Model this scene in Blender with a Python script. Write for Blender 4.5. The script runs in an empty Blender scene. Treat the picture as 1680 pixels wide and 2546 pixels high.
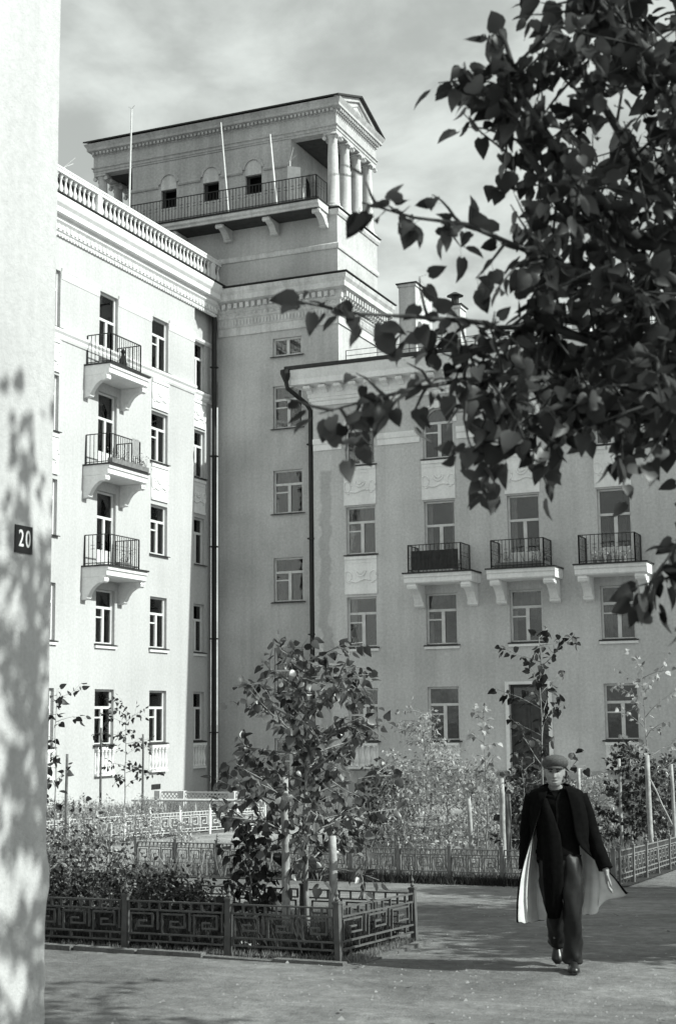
import bpy, bmesh, math, random
import numpy as np
from mathutils import Vector, Matrix, Euler

# ------------------------------------------------------------------ camera, sky, sun, exposure
scene = bpy.context.scene
COL = scene.collection
CAMZ = 2.04
YAW, PITCH, ROLL = math.radians(23.18), math.radians(8.07), math.radians(0.62)
F_SRC = 3600.0                                   # focal length in photograph pixels (1680 x 2546)
cam_d = bpy.data.cameras.new('camera'); cam = bpy.data.objects.new('camera', cam_d); COL.objects.link(cam)
cam_d.sensor_fit = 'VERTICAL'; cam_d.sensor_height = 36.0; cam_d.lens = F_SRC / 2546.0 * 36.0
cam_d.clip_start = 0.1; cam_d.clip_end = 3000
cam_d.dof.use_dof = True; cam_d.dof.focus_distance = 21.0; cam_d.dof.aperture_fstop = 4.5
_s, _c = math.sin(YAW), math.cos(YAW)
_fw = Vector((-_s * math.cos(PITCH), _c * math.cos(PITCH), math.sin(PITCH)))
_rt = Vector((_c, _s, 0)); _up = _rt.cross(_fw)
_rt2 = _rt * math.cos(ROLL) - _up * math.sin(ROLL)
_up2 = _up * math.cos(ROLL) + _rt * math.sin(ROLL)
_m = Matrix((_rt2, _up2, -_fw)).transposed().to_4x4(); _m.translation = (0, 0, CAMZ)
cam.matrix_world = _m
scene.camera = cam
scene.render.resolution_x, scene.render.resolution_y = 675, 1024

SUN_EL, SUN_OFF = math.radians(38.0), math.radians(2.5)       # sun stands over +X, a little towards +Y
TINT = (0.940, 1.0, 0.962)                                    # the print's faint green-grey tone
sun_d = bpy.data.lights.new('sun', 'SUN'); sun = bpy.data.objects.new('sun', sun_d); COL.objects.link(sun)
sun_d.energy = 5.0; sun_d.angle = math.radians(0.55); sun_d.color = (TINT[0] * 1.01, TINT[1], TINT[2] * 0.99)
to_sun = Vector((math.cos(SUN_EL) * math.cos(SUN_OFF), math.cos(SUN_EL) * math.sin(SUN_OFF), math.sin(SUN_EL)))
sun.rotation_euler = to_sun.to_track_quat('Z', 'Y').to_euler(); sun.location = (30, 5, 40)

world = bpy.data.worlds.new('World'); scene.world = world; world.use_nodes = True
wt = world.node_tree; wn = wt.nodes; wl = wt.links
for n in list(wn): wn.remove(n)
w_out = wn.new('ShaderNodeOutputWorld'); w_bg = wn.new('ShaderNodeBackground'); wl.new(w_bg.outputs[0], w_out.inputs[0])
w_bg.inputs[1].default_value = 0.136
sky = wn.new('ShaderNodeTexSky'); sky.sky_type = 'NISHITA'; sky.sun_disc = False
sky.sun_elevation = SUN_EL; sky.sun_rotation = math.radians(90) - SUN_OFF
sky.air_density = 1.0; sky.dust_density = 2.0; sky.ozone_density = 1.0
bw = wn.new('ShaderNodeRGBToBW'); wl.new(sky.outputs[0], bw.inputs[0])
wtc = wn.new('ShaderNodeTexCoord'); sep = wn.new('ShaderNodeSeparateXYZ'); wl.new(wtc.outputs['Generated'], sep.inputs[0])
zz = wn.new('ShaderNodeMath'); zz.operation = 'MAXIMUM'; wl.new(sep.outputs[2], zz.inputs[0]); zz.inputs[1].default_value = 0.0
za = wn.new('ShaderNodeMath'); za.operation = 'ADD'; wl.new(zz.outputs[0], za.inputs[0]); za.inputs[1].default_value = 0.22
cxn = wn.new('ShaderNodeMath'); cxn.operation = 'DIVIDE'; wl.new(sep.outputs[0], cxn.inputs[0]); wl.new(za.outputs[0], cxn.inputs[1])
cyn = wn.new('ShaderNodeMath'); cyn.operation = 'DIVIDE'; wl.new(sep.outputs[1], cyn.inputs[0]); wl.new(za.outputs[0], cyn.inputs[1])
cmb = wn.new('ShaderNodeCombineXYZ'); wl.new(cxn.outputs[0], cmb.inputs[0]); wl.new(cyn.outputs[0], cmb.inputs[1])
cn = wn.new('ShaderNodeTexNoise'); cn.inputs['Scale'].default_value = 4.2; cn.inputs['Detail'].default_value = 8.0
cn.inputs['Roughness'].default_value = 0.56; cn.inputs['Distortion'].default_value = 0.2; wl.new(cmb.outputs[0], cn.inputs['Vector'])
cr = wn.new('ShaderNodeMapRange'); cr.inputs[1].default_value = 0.36; cr.inputs[2].default_value = 0.68
cr.interpolation_type = 'SMOOTHSTEP'; wl.new(cn.outputs[0], cr.inputs[0])
cmx = wn.new('ShaderNodeMix'); cmx.data_type = 'FLOAT'; wl.new(cr.outputs[0], cmx.inputs[0])
gain = wn.new('ShaderNodeMath'); gain.operation = 'MULTIPLY_ADD'; wl.new(bw.outputs[0], gain.inputs[0])
gain.inputs[1].default_value = 0.40; gain.inputs[2].default_value = 2.45                         # thin veil of high cloud over the sky
cld = wn.new('ShaderNodeMath'); cld.operation = 'MULTIPLY_ADD'; wl.new(bw.outputs[0], cld.inputs[0])
cld.inputs[1].default_value = 0.25; cld.inputs[2].default_value = 4.9                         # cloud brightness
wl.new(gain.outputs[0], cmx.inputs[2]); wl.new(cld.outputs[0], cmx.inputs[3])
tnt = wn.new('ShaderNodeVectorMath'); tnt.operation = 'SCALE'; tnt.inputs[0].default_value = TINT
wl.new(cmx.outputs[0], tnt.inputs['Scale']); wl.new(tnt.outputs[0], w_bg.inputs[0])

vs = scene.view_settings; vs.view_transform = 'Standard'; vs.look = 'None'; vs.exposure = 0.22; vs.gamma = 1.0; vs.use_curve_mapping = False

# ------------------------------------------------------------------ pixel -> ray (view pixels: photograph scaled to 1568 wide)
VS = 1680.0 / 1568.0
HEAD = Vector((-_s, _c, 0))
def ray(vx, vy):
    dx, dy = vx * VS - 840.0, vy * VS - 1273.0
    return (_rt2 * (dx / F_SRC) - _up2 * (dy / F_SRC) + _fw)
def at(vx, vy, depth):
    """point on the pixel's ray at that depth along the view axis"""
    return Vector((0, 0, CAMZ)) + ray(vx, vy) * depth
def on_y(vx, vy, Y):
    r = ray(vx, vy); return Vector((0, 0, CAMZ)) + r * (Y / r.y)
GD = [-1e4, 12.5, 16.5, 21, 27, 34, 45, 52, 1e4]; GZ = [0, 0, -0.10, -0.27, -0.48, -0.66, -0.83, -0.87, -0.87]
def gz(x, y):
    return float(np.interp(x * HEAD.x + y * HEAD.y, GD, GZ))
def on_ground(vx, vy):
    r = ray(vx, vy); z = 0.0
    for _ in range(30):
        t = (z - CAMZ) / r.z; z = gz(r.x * t, r.y * t)
    return Vector((r.x * t, r.y * t, z))

# ------------------------------------------------------------------ materials (neutral greys, as in the black and white print)
def _nodes(name):
    m = bpy.data.materials.new(name); m.use_nodes = True
    nt = m.node_tree; b = nt.nodes['Principled BSDF']; return m, nt, b
def _noise(nt, scale, detail=4, vec=None, rough=0.55, dist=0.0):
    n = nt.nodes.new('ShaderNodeTexNoise'); n.inputs['Scale'].default_value = scale; n.inputs['Detail'].default_value = detail
    n.inputs['Roughness'].default_value = rough; n.inputs['Distortion'].default_value = dist
    if vec: nt.links.new(vec, n.inputs['Vector'])
    return n.outputs[0]
def _map(nt, v, a, b, lo, hi):
    n = nt.nodes.new('ShaderNodeMapRange'); nt.links.new(v, n.inputs[0])
    for i, x in enumerate((a, b, lo, hi)): n.inputs[i + 1].default_value = x
    return n.outputs[0]
def _mul(nt, a, b):
    n = nt.nodes.new('ShaderNodeMath'); n.operation = 'MULTIPLY'
    for i, v in enumerate((a, b)):
        if isinstance(v, (int, float)): n.inputs[i].default_value = v
        else: nt.links.new(v, n.inputs[i])
    return n.outputs[0]
def _coords(nt):
    return nt.nodes.new('ShaderNodeTexCoord').outputs['Object']
def _mapping(nt, v, scale):
    n = nt.nodes.new('ShaderNodeMapping'); nt.links.new(v, n.inputs[0]); n.inputs['Scale'].default_value = scale; return n.outputs[0]
def _bump(nt, b, h, strength, dist):
    n = nt.nodes.new('ShaderNodeBump'); n.inputs['Strength'].default_value = strength; n.inputs['Distance'].default_value = dist
    nt.links.new(h, n.inputs['Height']); nt.links.new(n.outputs[0], b.inputs['Normal'])
def plaster(name, base, grain=0.10, blotch=0.14, streak=0.16, rough=0.9, bump=0.25, stain=None):
    m, nt, b = _nodes(name); co = _coords(nt)
    v = _map(nt, _noise(nt, 0.33, 5, co), 0.3, 0.7, 1 - blotch, 1 + blotch)
    v = _mul(nt, v, _map(nt, _noise(nt, 11, 2, co, 0.8), 0.3, 0.7, 1 - grain, 1 + grain))
    v = _mul(nt, v, _map(nt, _noise(nt, 1.0, 5, _mapping(nt, co, (2.6, 2.6, 0.10)), 0.6, 0.4), 0.42, 0.75, 1.0, 1 - streak))
    v = _mul(nt, v, _map(nt, _noise(nt, 2.4, 6, co, 0.7), 0.62, 0.76, 1.0, 1 - streak * 0.8))
    if stain:                                   # a damp stain of its own shape: (centre x, half width, lowest, highest)
        sx, hw, z0, z1 = stain
        s = nt.nodes.new('ShaderNodeSeparateXYZ'); nt.links.new(co, s.inputs[0])
        wob = _map(nt, _noise(nt, 0.9, 4, _mapping(nt, co, (0.3, 0.3, 1.5))), 0.3, 0.7, -0.14, 0.14)
        ax = nt.nodes.new('ShaderNodeMath'); ax.operation = 'ADD'; nt.links.new(s.outputs[0], ax.inputs[0]); nt.links.new(wob, ax.inputs[1])
        d = nt.nodes.new('ShaderNodeMath'); d.operation = 'SUBTRACT'; nt.links.new(ax.outputs[0], d.inputs[0]); d.inputs[1].default_value = sx
        d2 = nt.nodes.new('ShaderNodeMath'); d2.operation = 'ABSOLUTE'; nt.links.new(d.outputs[0], d2.inputs[0])
        e = _map(nt, d2.outputs[0], hw * 0.75, hw * 1.15, 0.74, 1.0)
        zc = _map(nt, s.outputs[2], z1 - 0.4, z1, 0.0, 1.0)
        mx = nt.nodes.new('ShaderNodeMath'); mx.operation = 'MAXIMUM'; nt.links.new(e, mx.inputs[0]); nt.links.new(zc, mx.inputs[1])
        v = _mul(nt, v, mx.outputs[0])
    v = _mul(nt, v, base)
    nt.links.new(v, b.inputs['Base Color']); b.inputs['Roughness'].default_value = rough
    b.inputs['Specular IOR Level'].default_value = 0.2
    if bump: _bump(nt, b, _noise(nt, 30, 4, co, 0.7), bump, 0.012)
    return m
def simple(name, base, rough=0.7, var=0.15, scale=8.0, spec=0.3, metal=0.0, bump=0.0):
    m, nt, b = _nodes(name); co = _coords(nt)
    v = _map(nt, _noise(nt, scale, 4, co), 0.3, 0.7, 1 - var, 1 + var)
    nt.links.new(_mul(nt, v, base), b.inputs['Base Color']); b.inputs['Roughness'].default_value = rough
    b.inputs['Specular IOR Level'].default_value = spec; b.inputs['Metallic'].default_value = metal
    if bump: _bump(nt, b, _noise(nt, scale * 2, 4, co), bump, 0.01)
    return m
def leafmat(name, base, var=0.35, rough=0.42, trans=0.35, spec=0.35):
    m, nt, b = _nodes(name)
    g = nt.nodes.new('ShaderNodeNewGeometry'); oi = nt.nodes.new('ShaderNodeObjectInfo')
    a = nt.nodes.new('ShaderNodeMath'); a.operation = 'ADD'; nt.links.new(g.outputs['Random Per Island'], a.inputs[0]); nt.links.new(oi.outputs['Random'], a.inputs[1])
    fr = nt.nodes.new('ShaderNodeMath'); fr.operation = 'FRACT'; nt.links.new(a.outputs[0], fr.inputs[0])
    v = _map(nt, fr.outputs[0], 0, 1, base * (1 - var), base * (1 + var))
    nt.links.new(v, b.inputs['Base Color']); b.inputs['Roughness'].default_value = rough; b.inputs['Specular IOR Level'].default_value = spec
    t = nt.nodes.new('ShaderNodeBsdfTranslucent'); nt.links.new(_mul(nt, v, 1.3), t.inputs[0])
    mx = nt.nodes.new('ShaderNodeMixShader'); mx.inputs[0].default_value = trans
    nt.links.new(b.outputs[0], mx.inputs[1]); nt.links.new(t.outputs[0], mx.inputs[2])
    nt.links.new(mx.outputs[0], nt.nodes['Material Output'].inputs[0])
    return m
def glassmat(name):
    m, nt, b = _nodes(name); nt.nodes.remove(b); co = _coords(nt)
    gl = nt.nodes.new('ShaderNodeBsdfGlossy'); gl.inputs['Roughness'].default_value = 0.03
    gl.inputs[0].default_value = (0.9, 0.9, 0.9, 1)
    bp = nt.nodes.new('ShaderNodeBump'); bp.inputs['Strength'].default_value = 0.06; bp.inputs['Distance'].default_value = 0.05
    nt.links.new(_noise(nt, 2.0, 2, co), bp.inputs['Height']); nt.links.new(bp.outputs[0], gl.inputs['Normal'])
    tr = nt.nodes.new('ShaderNodeBsdfTransparent'); tr.inputs[0].default_value = (0.82, 0.82, 0.82, 1)
    fr = nt.nodes.new('ShaderNodeFresnel'); fr.inputs[0].default_value = 1.52
    k = _map(nt, fr.outputs[0], 0, 1, 0.025, 1.15)
    mx = nt.nodes.new('ShaderNodeMixShader'); nt.links.new(k, mx.inputs[0]); nt.links.new(tr.outputs[0], mx.inputs[1]); nt.links.new(gl.outputs[0], mx.inputs[2])
    nt.links.new(mx.outputs[0], nt.nodes['Material Output'].inputs[0]); return m

M = {}
M['wall'] = plaster('facade_plaster_light', 0.49, grain=0.10, blotch=0.08, streak=0.07)
M['wall_t'] = plaster('facade_plaster_tower', 0.48, grain=0.13, blotch=0.24, streak=0.16)
M['wall_r'] = plaster('facade_plaster_stained', 0.54, grain=0.13, blotch=0.16, streak=0.14, stain=(-21.02 + 22, 0.22, 0, 11.9))
M['trim'] = plaster('white_stucco', 0.80, grain=0.07, blotch=0.08, streak=0.14, bump=0.15)
M['tower_trim'] = plaster('weathered_stucco', 0.62, grain=0.12, blotch=0.14, streak=0.34, bump=0.3)
M['bel'] = plaster('belvedere_stucco', 0.47, grain=0.18, blotch=0.16, streak=0.25, bump=0.3)
M['near'] = plaster('whitewashed_plaster', 0.50, grain=0.07, blotch=0.10, streak=0.14, bump=0.6)
M['plinth'] = plaster('plinth_render', 0.36, grain=0.12, blotch=0.2, streak=0.2)
M['darkmetal'] = simple('painted_iron', 0.018, 0.5, 0.3)
M['shade_dark'] = simple('painted_shade', 0.045, 0.8, 0.3, 5.0)  # dark tone standing in for deep shade overhead, not real boarding
M['roof'] = simple('roof_sheet', 0.13, 0.5, 0.25, 3.0)
M['flash'] = simple('dark_flashing', 0.03, 0.55, 0.3)
M['frame'] = simple('window_paint', 0.60, 0.5, 0.12, 5.0)
M['frame_l'] = simple('window_paint_white', 0.66, 0.5, 0.08, 5.0)
M['door'] = simple('door_paint', 0.05, 0.55, 0.25, 6.0)
M['glass'] = glassmat('window_glass')
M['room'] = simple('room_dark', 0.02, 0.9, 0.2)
M['curtain'] = simple('curtain_cloth', 0.55, 0.9, 0.15, 6.0)
M['curtain_d'] = simple('curtain_cloth_dull', 0.14, 0.9, 0.2, 6.0)
M['rail'] = simple('railing_iron', 0.03, 0.5, 0.3)
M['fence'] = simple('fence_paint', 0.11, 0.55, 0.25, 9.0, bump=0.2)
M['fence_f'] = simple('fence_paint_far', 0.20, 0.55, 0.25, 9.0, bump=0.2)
M['fence_d'] = simple('fence_paint_worn', 0.06, 0.55, 0.4, 12.0, bump=0.2)
M['fence_w'] = simple('fence_paint_white', 0.62, 0.55, 0.12, 9.0)
M['wood'] = simple('bare_stake_wood', 0.36, 0.8, 0.3, 14.0, bump=0.4)
M['wood_d'] = simple('weathered_stake', 0.13, 0.85, 0.3, 14.0, bump=0.4)
M['bark'] = simple('young_bark', 0.26, 0.8, 0.3, 18.0, bump=0.3)
M['bark_d'] = simple('old_bark', 0.09, 0.9, 0.4, 9.0, bump=0.8)
M['twig'] = simple('twig_bark', 0.06, 0.8, 0.3, 20.0)
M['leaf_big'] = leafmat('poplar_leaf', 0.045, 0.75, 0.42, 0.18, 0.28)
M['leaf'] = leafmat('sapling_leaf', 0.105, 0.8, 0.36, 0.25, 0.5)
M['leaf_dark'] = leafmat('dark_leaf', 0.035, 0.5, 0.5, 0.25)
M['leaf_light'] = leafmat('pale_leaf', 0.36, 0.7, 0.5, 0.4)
M['grass'] = leafmat('grass_blade', 0.26, 0.5, 0.6, 0.4, 0.2)
M['grass_d'] = leafmat('weed_blade', 0.045, 0.5, 0.6, 0.35, 0.2)
M['plate'] = simple('enamel_plate', 0.012, 0.35, 0.2, 4.0, spec=0.5)
M['digit'] = simple('enamel_white', 0.72, 0.4, 0.08, 20.0)
M['paper'] = simple('waste_paper', 0.7, 0.9, 0.1)
M['coat'] = simple('coat_cloth', 0.005, 0.95, 0.3, 30.0, spec=0.04)
M['jacket'] = simple('jacket_cloth', 0.006, 0.95, 0.3, 40.0, spec=0.04)
M['lining'] = simple('satin_lining', 0.68, 0.30, 0.12, 12.0, spec=0.5, bump=0.15)
M['trousers'] = simple('trouser_cloth', 0.012, 0.5, 0.2, 26.0, spec=0.3, bump=0.1)
M['cap'] = simple('tweed_cap', 0.085, 0.95, 0.4, 90.0, spec=0.1)
M['skin'] = simple('skin', 0.27, 0.5, 0.08, 30.0, spec=0.35)
M['shoe'] = simple('shoe_leather', 0.018, 0.35, 0.3, 20.0, spec=0.5)
M['pot'] = simple('clay_pot', 0.30, 0.8, 0.2)
M['box'] = simple('planter_board', 0.17, 0.8, 0.3)
M['antenna'] = simple('mast_paint', 0.62, 0.5, 0.1)

def groundmat(name, base, kind):
    m, nt, b = _nodes(name); co = _coords(nt)
    v = _map(nt, _noise(nt, 0.35, 6, co, 0.62, 0.8), 0.3, 0.72, 0.62, 1.36)
    v = _mul(nt, v, _map(nt, _noise(nt, 2.2, 8, co, 0.7, 0.6), 0.3, 0.7, 0.74, 1.24))
    v = _mul(nt, v, _map(nt, _noise(nt, 9.0, 6, co, 0.7, 0.3), 0.34, 0.66, 0.80, 1.18))
    v = _mul(nt, v, _map(nt, _noise(nt, 60, 3, co, 0.75), 0.3, 0.7, 0.84, 1.16))
    if kind == 'path':
        v = _mul(nt, v, _map(nt, _noise(nt, 1.0, 6, _mapping(nt, co, (0.45, 2.0, 1)), 0.65, 1.0), 0.52, 0.70, 1.0, 1.35))
        vo = nt.nodes.new('ShaderNodeTexVoronoi'); vo.feature = 'DISTANCE_TO_EDGE'; vo.inputs['Scale'].default_value = 0.55
        wv = nt.nodes.new('ShaderNodeVectorMath'); wv.operation = 'ADD'; nt.links.new(co, wv.inputs[0])
        nz = nt.nodes.new('ShaderNodeTexNoise'); nz.inputs['Scale'].default_value = 1.7; nz.inputs['Detail'].default_value = 5; nt.links.new(co, nz.inputs['Vector']); nt.links.new(nz.outputs['Color'], wv.inputs[1])
        nt.links.new(wv.outputs[0], vo.inputs['Vector'])
        v = _mul(nt, v, _map(nt, vo.outputs['Distance'], 0.002, 0.010, 0.90, 1.0))
    v = _mul(nt, v, base)
    nt.links.new(v, b.inputs['Base Color']); b.inputs['Roughness'].default_value = 0.95; b.inputs['Specular IOR Level'].default_value = 0.15
    _bump(nt, b, _noise(nt, 14, 8, co, 0.75), 0.9, 0.04)
    return m
M['path'] = groundmat('trodden_asphalt', 0.20, 'path')
M['kerb'] = groundmat('worn_kerb', 0.20, 'soil')
M['soil'] = groundmat('garden_soil', 0.06, 'soil')
M['pale_path'] = groundmat('pale_sand_path', 0.30, 'path')

# ------------------------------------------------------------------ builders
ORG = {}
class MB:
    def __init__(self): self.v = []; self.f = []; self.mi = []; self.cur = 0
    def add(self, vs, fs):
        o = len(self.v); self.v += [tuple(p) for p in vs]; self.f += [tuple(i + o for i in f) for f in fs]; self.mi += [self.cur] * len(fs)
    def box(self, x0, x1, y0, y1, z0, z1, F=None):
        c = [(x, y, z) for z in (z0, z1) for y in (y0, y1) for x in (x0, x1)]
        if F: c = [F(*p) for p in c]
        self.add(c, [(0, 1, 3, 2), (4, 6, 7, 5), (0, 4, 5, 1), (2, 3, 7, 6), (0, 2, 6, 4), (1, 5, 7, 3)])
    def quad(self, a, b, c, d): self.add([a, b, c, d], [(0, 1, 2, 3)])
    def bar(self, a, b, w, h=None, up=Vector((0, 0, 1))):
        a, b = Vector(a), Vector(b); d = (b - a)
        if d.length < 1e-6: return
        d.normalize(); s = d.cross(up)
        if s.length < 1e-4: s = d.cross(Vector((0, 1, 0)))
        s.normalize(); u = s.cross(d); h = h or w
        r = [s * (w / 2 * i) + u * (h / 2 * j) for i, j in ((-1, -1), (1, -1), (1, 1), (-1, 1))]
        self.add([a + q for q in r] + [b + q for q in r], [(3, 2, 1, 0), (4, 5, 6, 7), (0, 1, 5, 4), (1, 2, 6, 5), (2, 3, 7, 6), (3, 0, 4, 7)])
    def tube(self, pts, rad, n=6, caps=True):
        pts = [Vector(p) for p in pts]; k = len(pts)
        if not isinstance(rad, (list, tuple)): rad = [rad] * k
        vs = []; prev = None
        for i, p in enumerate(pts):
            t = (pts[min(i + 1, k - 1)] - pts[max(i - 1, 0)]).normalized()
            if prev is None:
                a = t.cross(Vector((0, 0, 1)) if abs(t.z) < 0.9 else Vector((1, 0, 0))).normalized()
            else:
                a = (prev - t * prev.dot(t)).normalized()
            prev = a; b = t.cross(a)
            for j in range(n):
                th = 2 * math.pi * j / n; vs.append(p + (a * math.cos(th) + b * math.sin(th)) * rad[i])
        fs = [(i * n + j, i * n + (j + 1) % n, (i + 1) * n + (j + 1) % n, (i + 1) * n + j) for i in range(k - 1) for j in range(n)]
        if caps: fs += [tuple(range(n))[::-1], tuple((k - 1) * n + j for j in range(n))]
        self.add(vs, fs)
    def lathe(self, prof, c=(0, 0, 0), n=10, F=None):
        c = Vector(c); vs = []
        for r, z in prof:
            for j in range(n):
                th = 2 * math.pi * j / n; vs.append(c + Vector((r * math.cos(th), r * math.sin(th), z)))
        if F: vs = [F(*p) for p in vs]
        k = len(prof)
        fs = [(i * n + j, i * n + (j + 1) % n, (i + 1) * n + (j + 1) % n, (i + 1) * n + j) for i in range(k - 1) for j in range(n)]
        fs += [tuple(range(n))[::-1], tuple((k - 1) * n + j for j in range(n))]
        self.add(vs, fs)
    def rings(self, rings, caps=True):
        n = len(rings[0]); k = len(rings); vs = [p for r in rings for p in r]
        fs = [(i * n + j, i * n + (j + 1) % n, (i + 1) * n + (j + 1) % n, (i + 1) * n + j) for i in range(k - 1) for j in range(n)]
        if caps: fs += [tuple(range(n))[::-1], tuple((k - 1) * n + j for j in range(n))]
        self.add(vs, fs)
    def prism(self, poly, t0, t1, F):
        """polygon of (w, z) swept from u = t0 to u = t1; F maps (u, w, z) to the world"""
        n = len(poly)
        vs = [F(t0, w, z) for w, z in poly] + [F(t1, w, z) for w, z in poly]
        fs = [tuple(range(n)), tuple(range(2 * n - 1, n - 1, -1))] + [(i, (i + 1) % n, n + (i + 1) % n, n + i) for i in range(n)]
        self.add(vs, fs)
    def mesh(self, name, mats, org=Vector((0, 0, 0)), smooth=False, recalc=True):
        me = bpy.data.meshes.new(name)
        me.from_pydata([(x - org.x, y - org.y, z - org.z) for x, y, z in self.v], [], self.f)
        for m in (mats if isinstance(mats, (list, tuple)) else [mats]): me.materials.append(m)
        if any(self.mi): me.polygons.foreach_set('material_index', self.mi)
        if recalc:
            b = bmesh.new(); b.from_mesh(me); bmesh.ops.recalc_face_normals(b, faces=b.faces); b.to_mesh(me); b.free()
        if smooth: me.polygons.foreach_set('use_smooth', [True] * len(me.polygons))
        me.update(); return me
    def build(self, name, mats, parent=None, smooth=False, recalc=True, kind=None, label=None):
        org = ORG[parent.name] if parent else Vector((0, 0, 0))
        o = bpy.data.objects.new(name, self.mesh(name, mats, org, smooth, recalc)); COL.objects.link(o)
        if parent: o.parent = parent
        ORG[o.name] = org.copy()
        if kind: o['kind'] = kind
        if label: o['label'] = label
        return o
def thing(name, loc, label, cat, group=None):
    o = bpy.data.objects.new(name, None); COL.objects.link(o); o.location = loc; o.empty_display_size = 0.2
    o['label'] = label; o['category'] = cat
    if group: o['group'] = group
    ORG[o.name] = Vector(loc); return o
def tag(o, label, cat, group=None):
    o['label'] = label; o['category'] = cat
    if group: o['group'] = group
    return o
def inst(name, me, parent, wloc, rot=None, scale=None):
    o = bpy.data.objects.new(name, me); COL.objects.link(o); o.parent = parent
    o.location = Vector(wloc) - ORG[parent.name]
    if rot is not None: o.rotation_euler = rot
    if scale is not None: o.scale = scale if not isinstance(scale, float) else (scale,) * 3
    ORG[o.name] = Vector(wloc); return o
def copy_tree(o, parent=None):
    c = o.copy(); COL.objects.link(c); c.parent = parent
    for ch in list(o.children): copy_tree(ch, c)
    return c

# ------------------------------------------------------------------ the ground
def grid_sheet(name, xs, ys, mat, dz=0.0, kind='structure', inside=None):
    mb = MB(); nx, ny = len(xs), len(ys)
    mb.v = [(x, y, gz(x, y) + dz) for y in ys for x in xs]
    for j in range(ny - 1):
        for i in range(nx - 1):
            if inside and not inside((xs[i] + xs[i + 1]) / 2, (ys[j] + ys[j + 1]) / 2): continue
            mb.f.append((j * nx + i, j * nx + i + 1, (j + 1) * nx + i + 1, (j + 1) * nx + i)); mb.mi.append(0)
    o = mb.build(name, mat, None, smooth=True, recalc=False); o['kind'] = kind; return o
gx = [-400, -150, -60] + [x * 0.5 for x in range(-70, 31)] + [40, 120, 400]
gy = [-300, -60, -15] + [y * 0.5 for y in range(-10, 120)] + [90, 200, 600]
grid_sheet('ground', gx, gy, M['path'])
def fr(a, b, s):
    n = max(1, int(round((b - a) / s))); return [a + (b - a) * i / n for i in range(n + 1)]
grid_sheet('garden_bed', fr(-11.0, -4.9, 0.25), fr(11.62, 14.2, 0.25), M['soil'], 0.012, inside=lambda x, y: y < 13.05 + max(0, (-7.2 - x)) * 0.55)
grid_sheet('garden_bed', fr(-12.0, -4.25, 0.5), fr(19.45, 46.0, 0.5), M['soil'], 0.012)
grid_sheet('garden_bed', fr(-25.4, -17.2, 0.5), fr(26.0, 46.0, 0.5), M['soil'], 0.012)
grid_sheet('path', fr(-16.6, -12.4, 0.5), fr(17.0, 46.0, 0.5), M['pale_path'], 0.012)

# ------------------------------------------------------------------ facades
XL, YR, YT, GB = -25.90, 47.88, 48.80, -0.87
FL = lambda u, w, z: (XL + w, u, z)              # sunlit wing: u runs along +Y, w outward
FLr = lambda u, w, z: (XL - 0.30 + w, u, z)      # its set-back end bay
FR = lambda u, w, z: (u, YR - w, z)              # right wing
FT = lambda u, w, z: (u, YT - w, z)              # tower front
XTR = -20.80
FTs = lambda u, w, z: (XTR + w, u, z)            # tower side, u along +Y

def facade(mb, F, u0, u1, z0, z1, ops, depth=0.17):
    """flat wall with real openings and reveals; ops = (u0, u1, z0, z1[, arch])"""
    us = sorted({u0, u1} | {o[0] for o in ops} | {o[1] for o in ops}); zs = sorted({z0, z1} | {o[2] for o in ops} | {o[3] for o in ops})
    for i in range(len(us) - 1):
        for j in range(len(zs) - 1):
            uc, zc = (us[i] + us[i + 1]) / 2, (zs[j] + zs[j + 1]) / 2
            if any(o[0] < uc < o[1] and o[2] < zc < o[3] for o in ops): continue
            mb.quad(F(us[i], 0, zs[j]), F(us[i + 1], 0, zs[j]), F(us[i + 1], 0, zs[j + 1]), F(us[i], 0, zs[j + 1]))
    for o in ops:
        a, b, c, d = o[:4]
        if len(o) > 4:                            # semicircular head
            r = (b - a) / 2; uc = (a + b) / 2; zc = d - r; n = 12
            arc = [(uc - r * math.cos(math.pi * k / n), zc + r * math.sin(math.pi * k / n)) for k in range(n + 1)]
            for k in range(n):
                p, q = arc[k], arc[k + 1]
                mb.quad(F(p[0], 0, p[1]), F(q[0], 0, q[1]), F(q[0], 0, d), F(p[0], 0, d))
                mb.quad(F(p[0], 0, p[1]), F(q[0], 0, q[1]), F(q[0], -depth, q[1]), F(p[0], -depth, p[1]))
            top = zc
        else:
            top = d; mb.quad(F(a, 0, d), F(b, 0, d), F(b, -depth, d), F(a, -depth, d))
        mb.quad(F(a, 0, c), F(b, 0, c), F(b, -depth, c), F(a, -depth, c))
        mb.quad(F(a, 0, c), F(a, 0, top), F(a, -depth, top), F(a, -depth, c))
        mb.quad(F(b, 0, c), F(b, 0, top), F(b, -depth, top), F(b, -depth, c))

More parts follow.
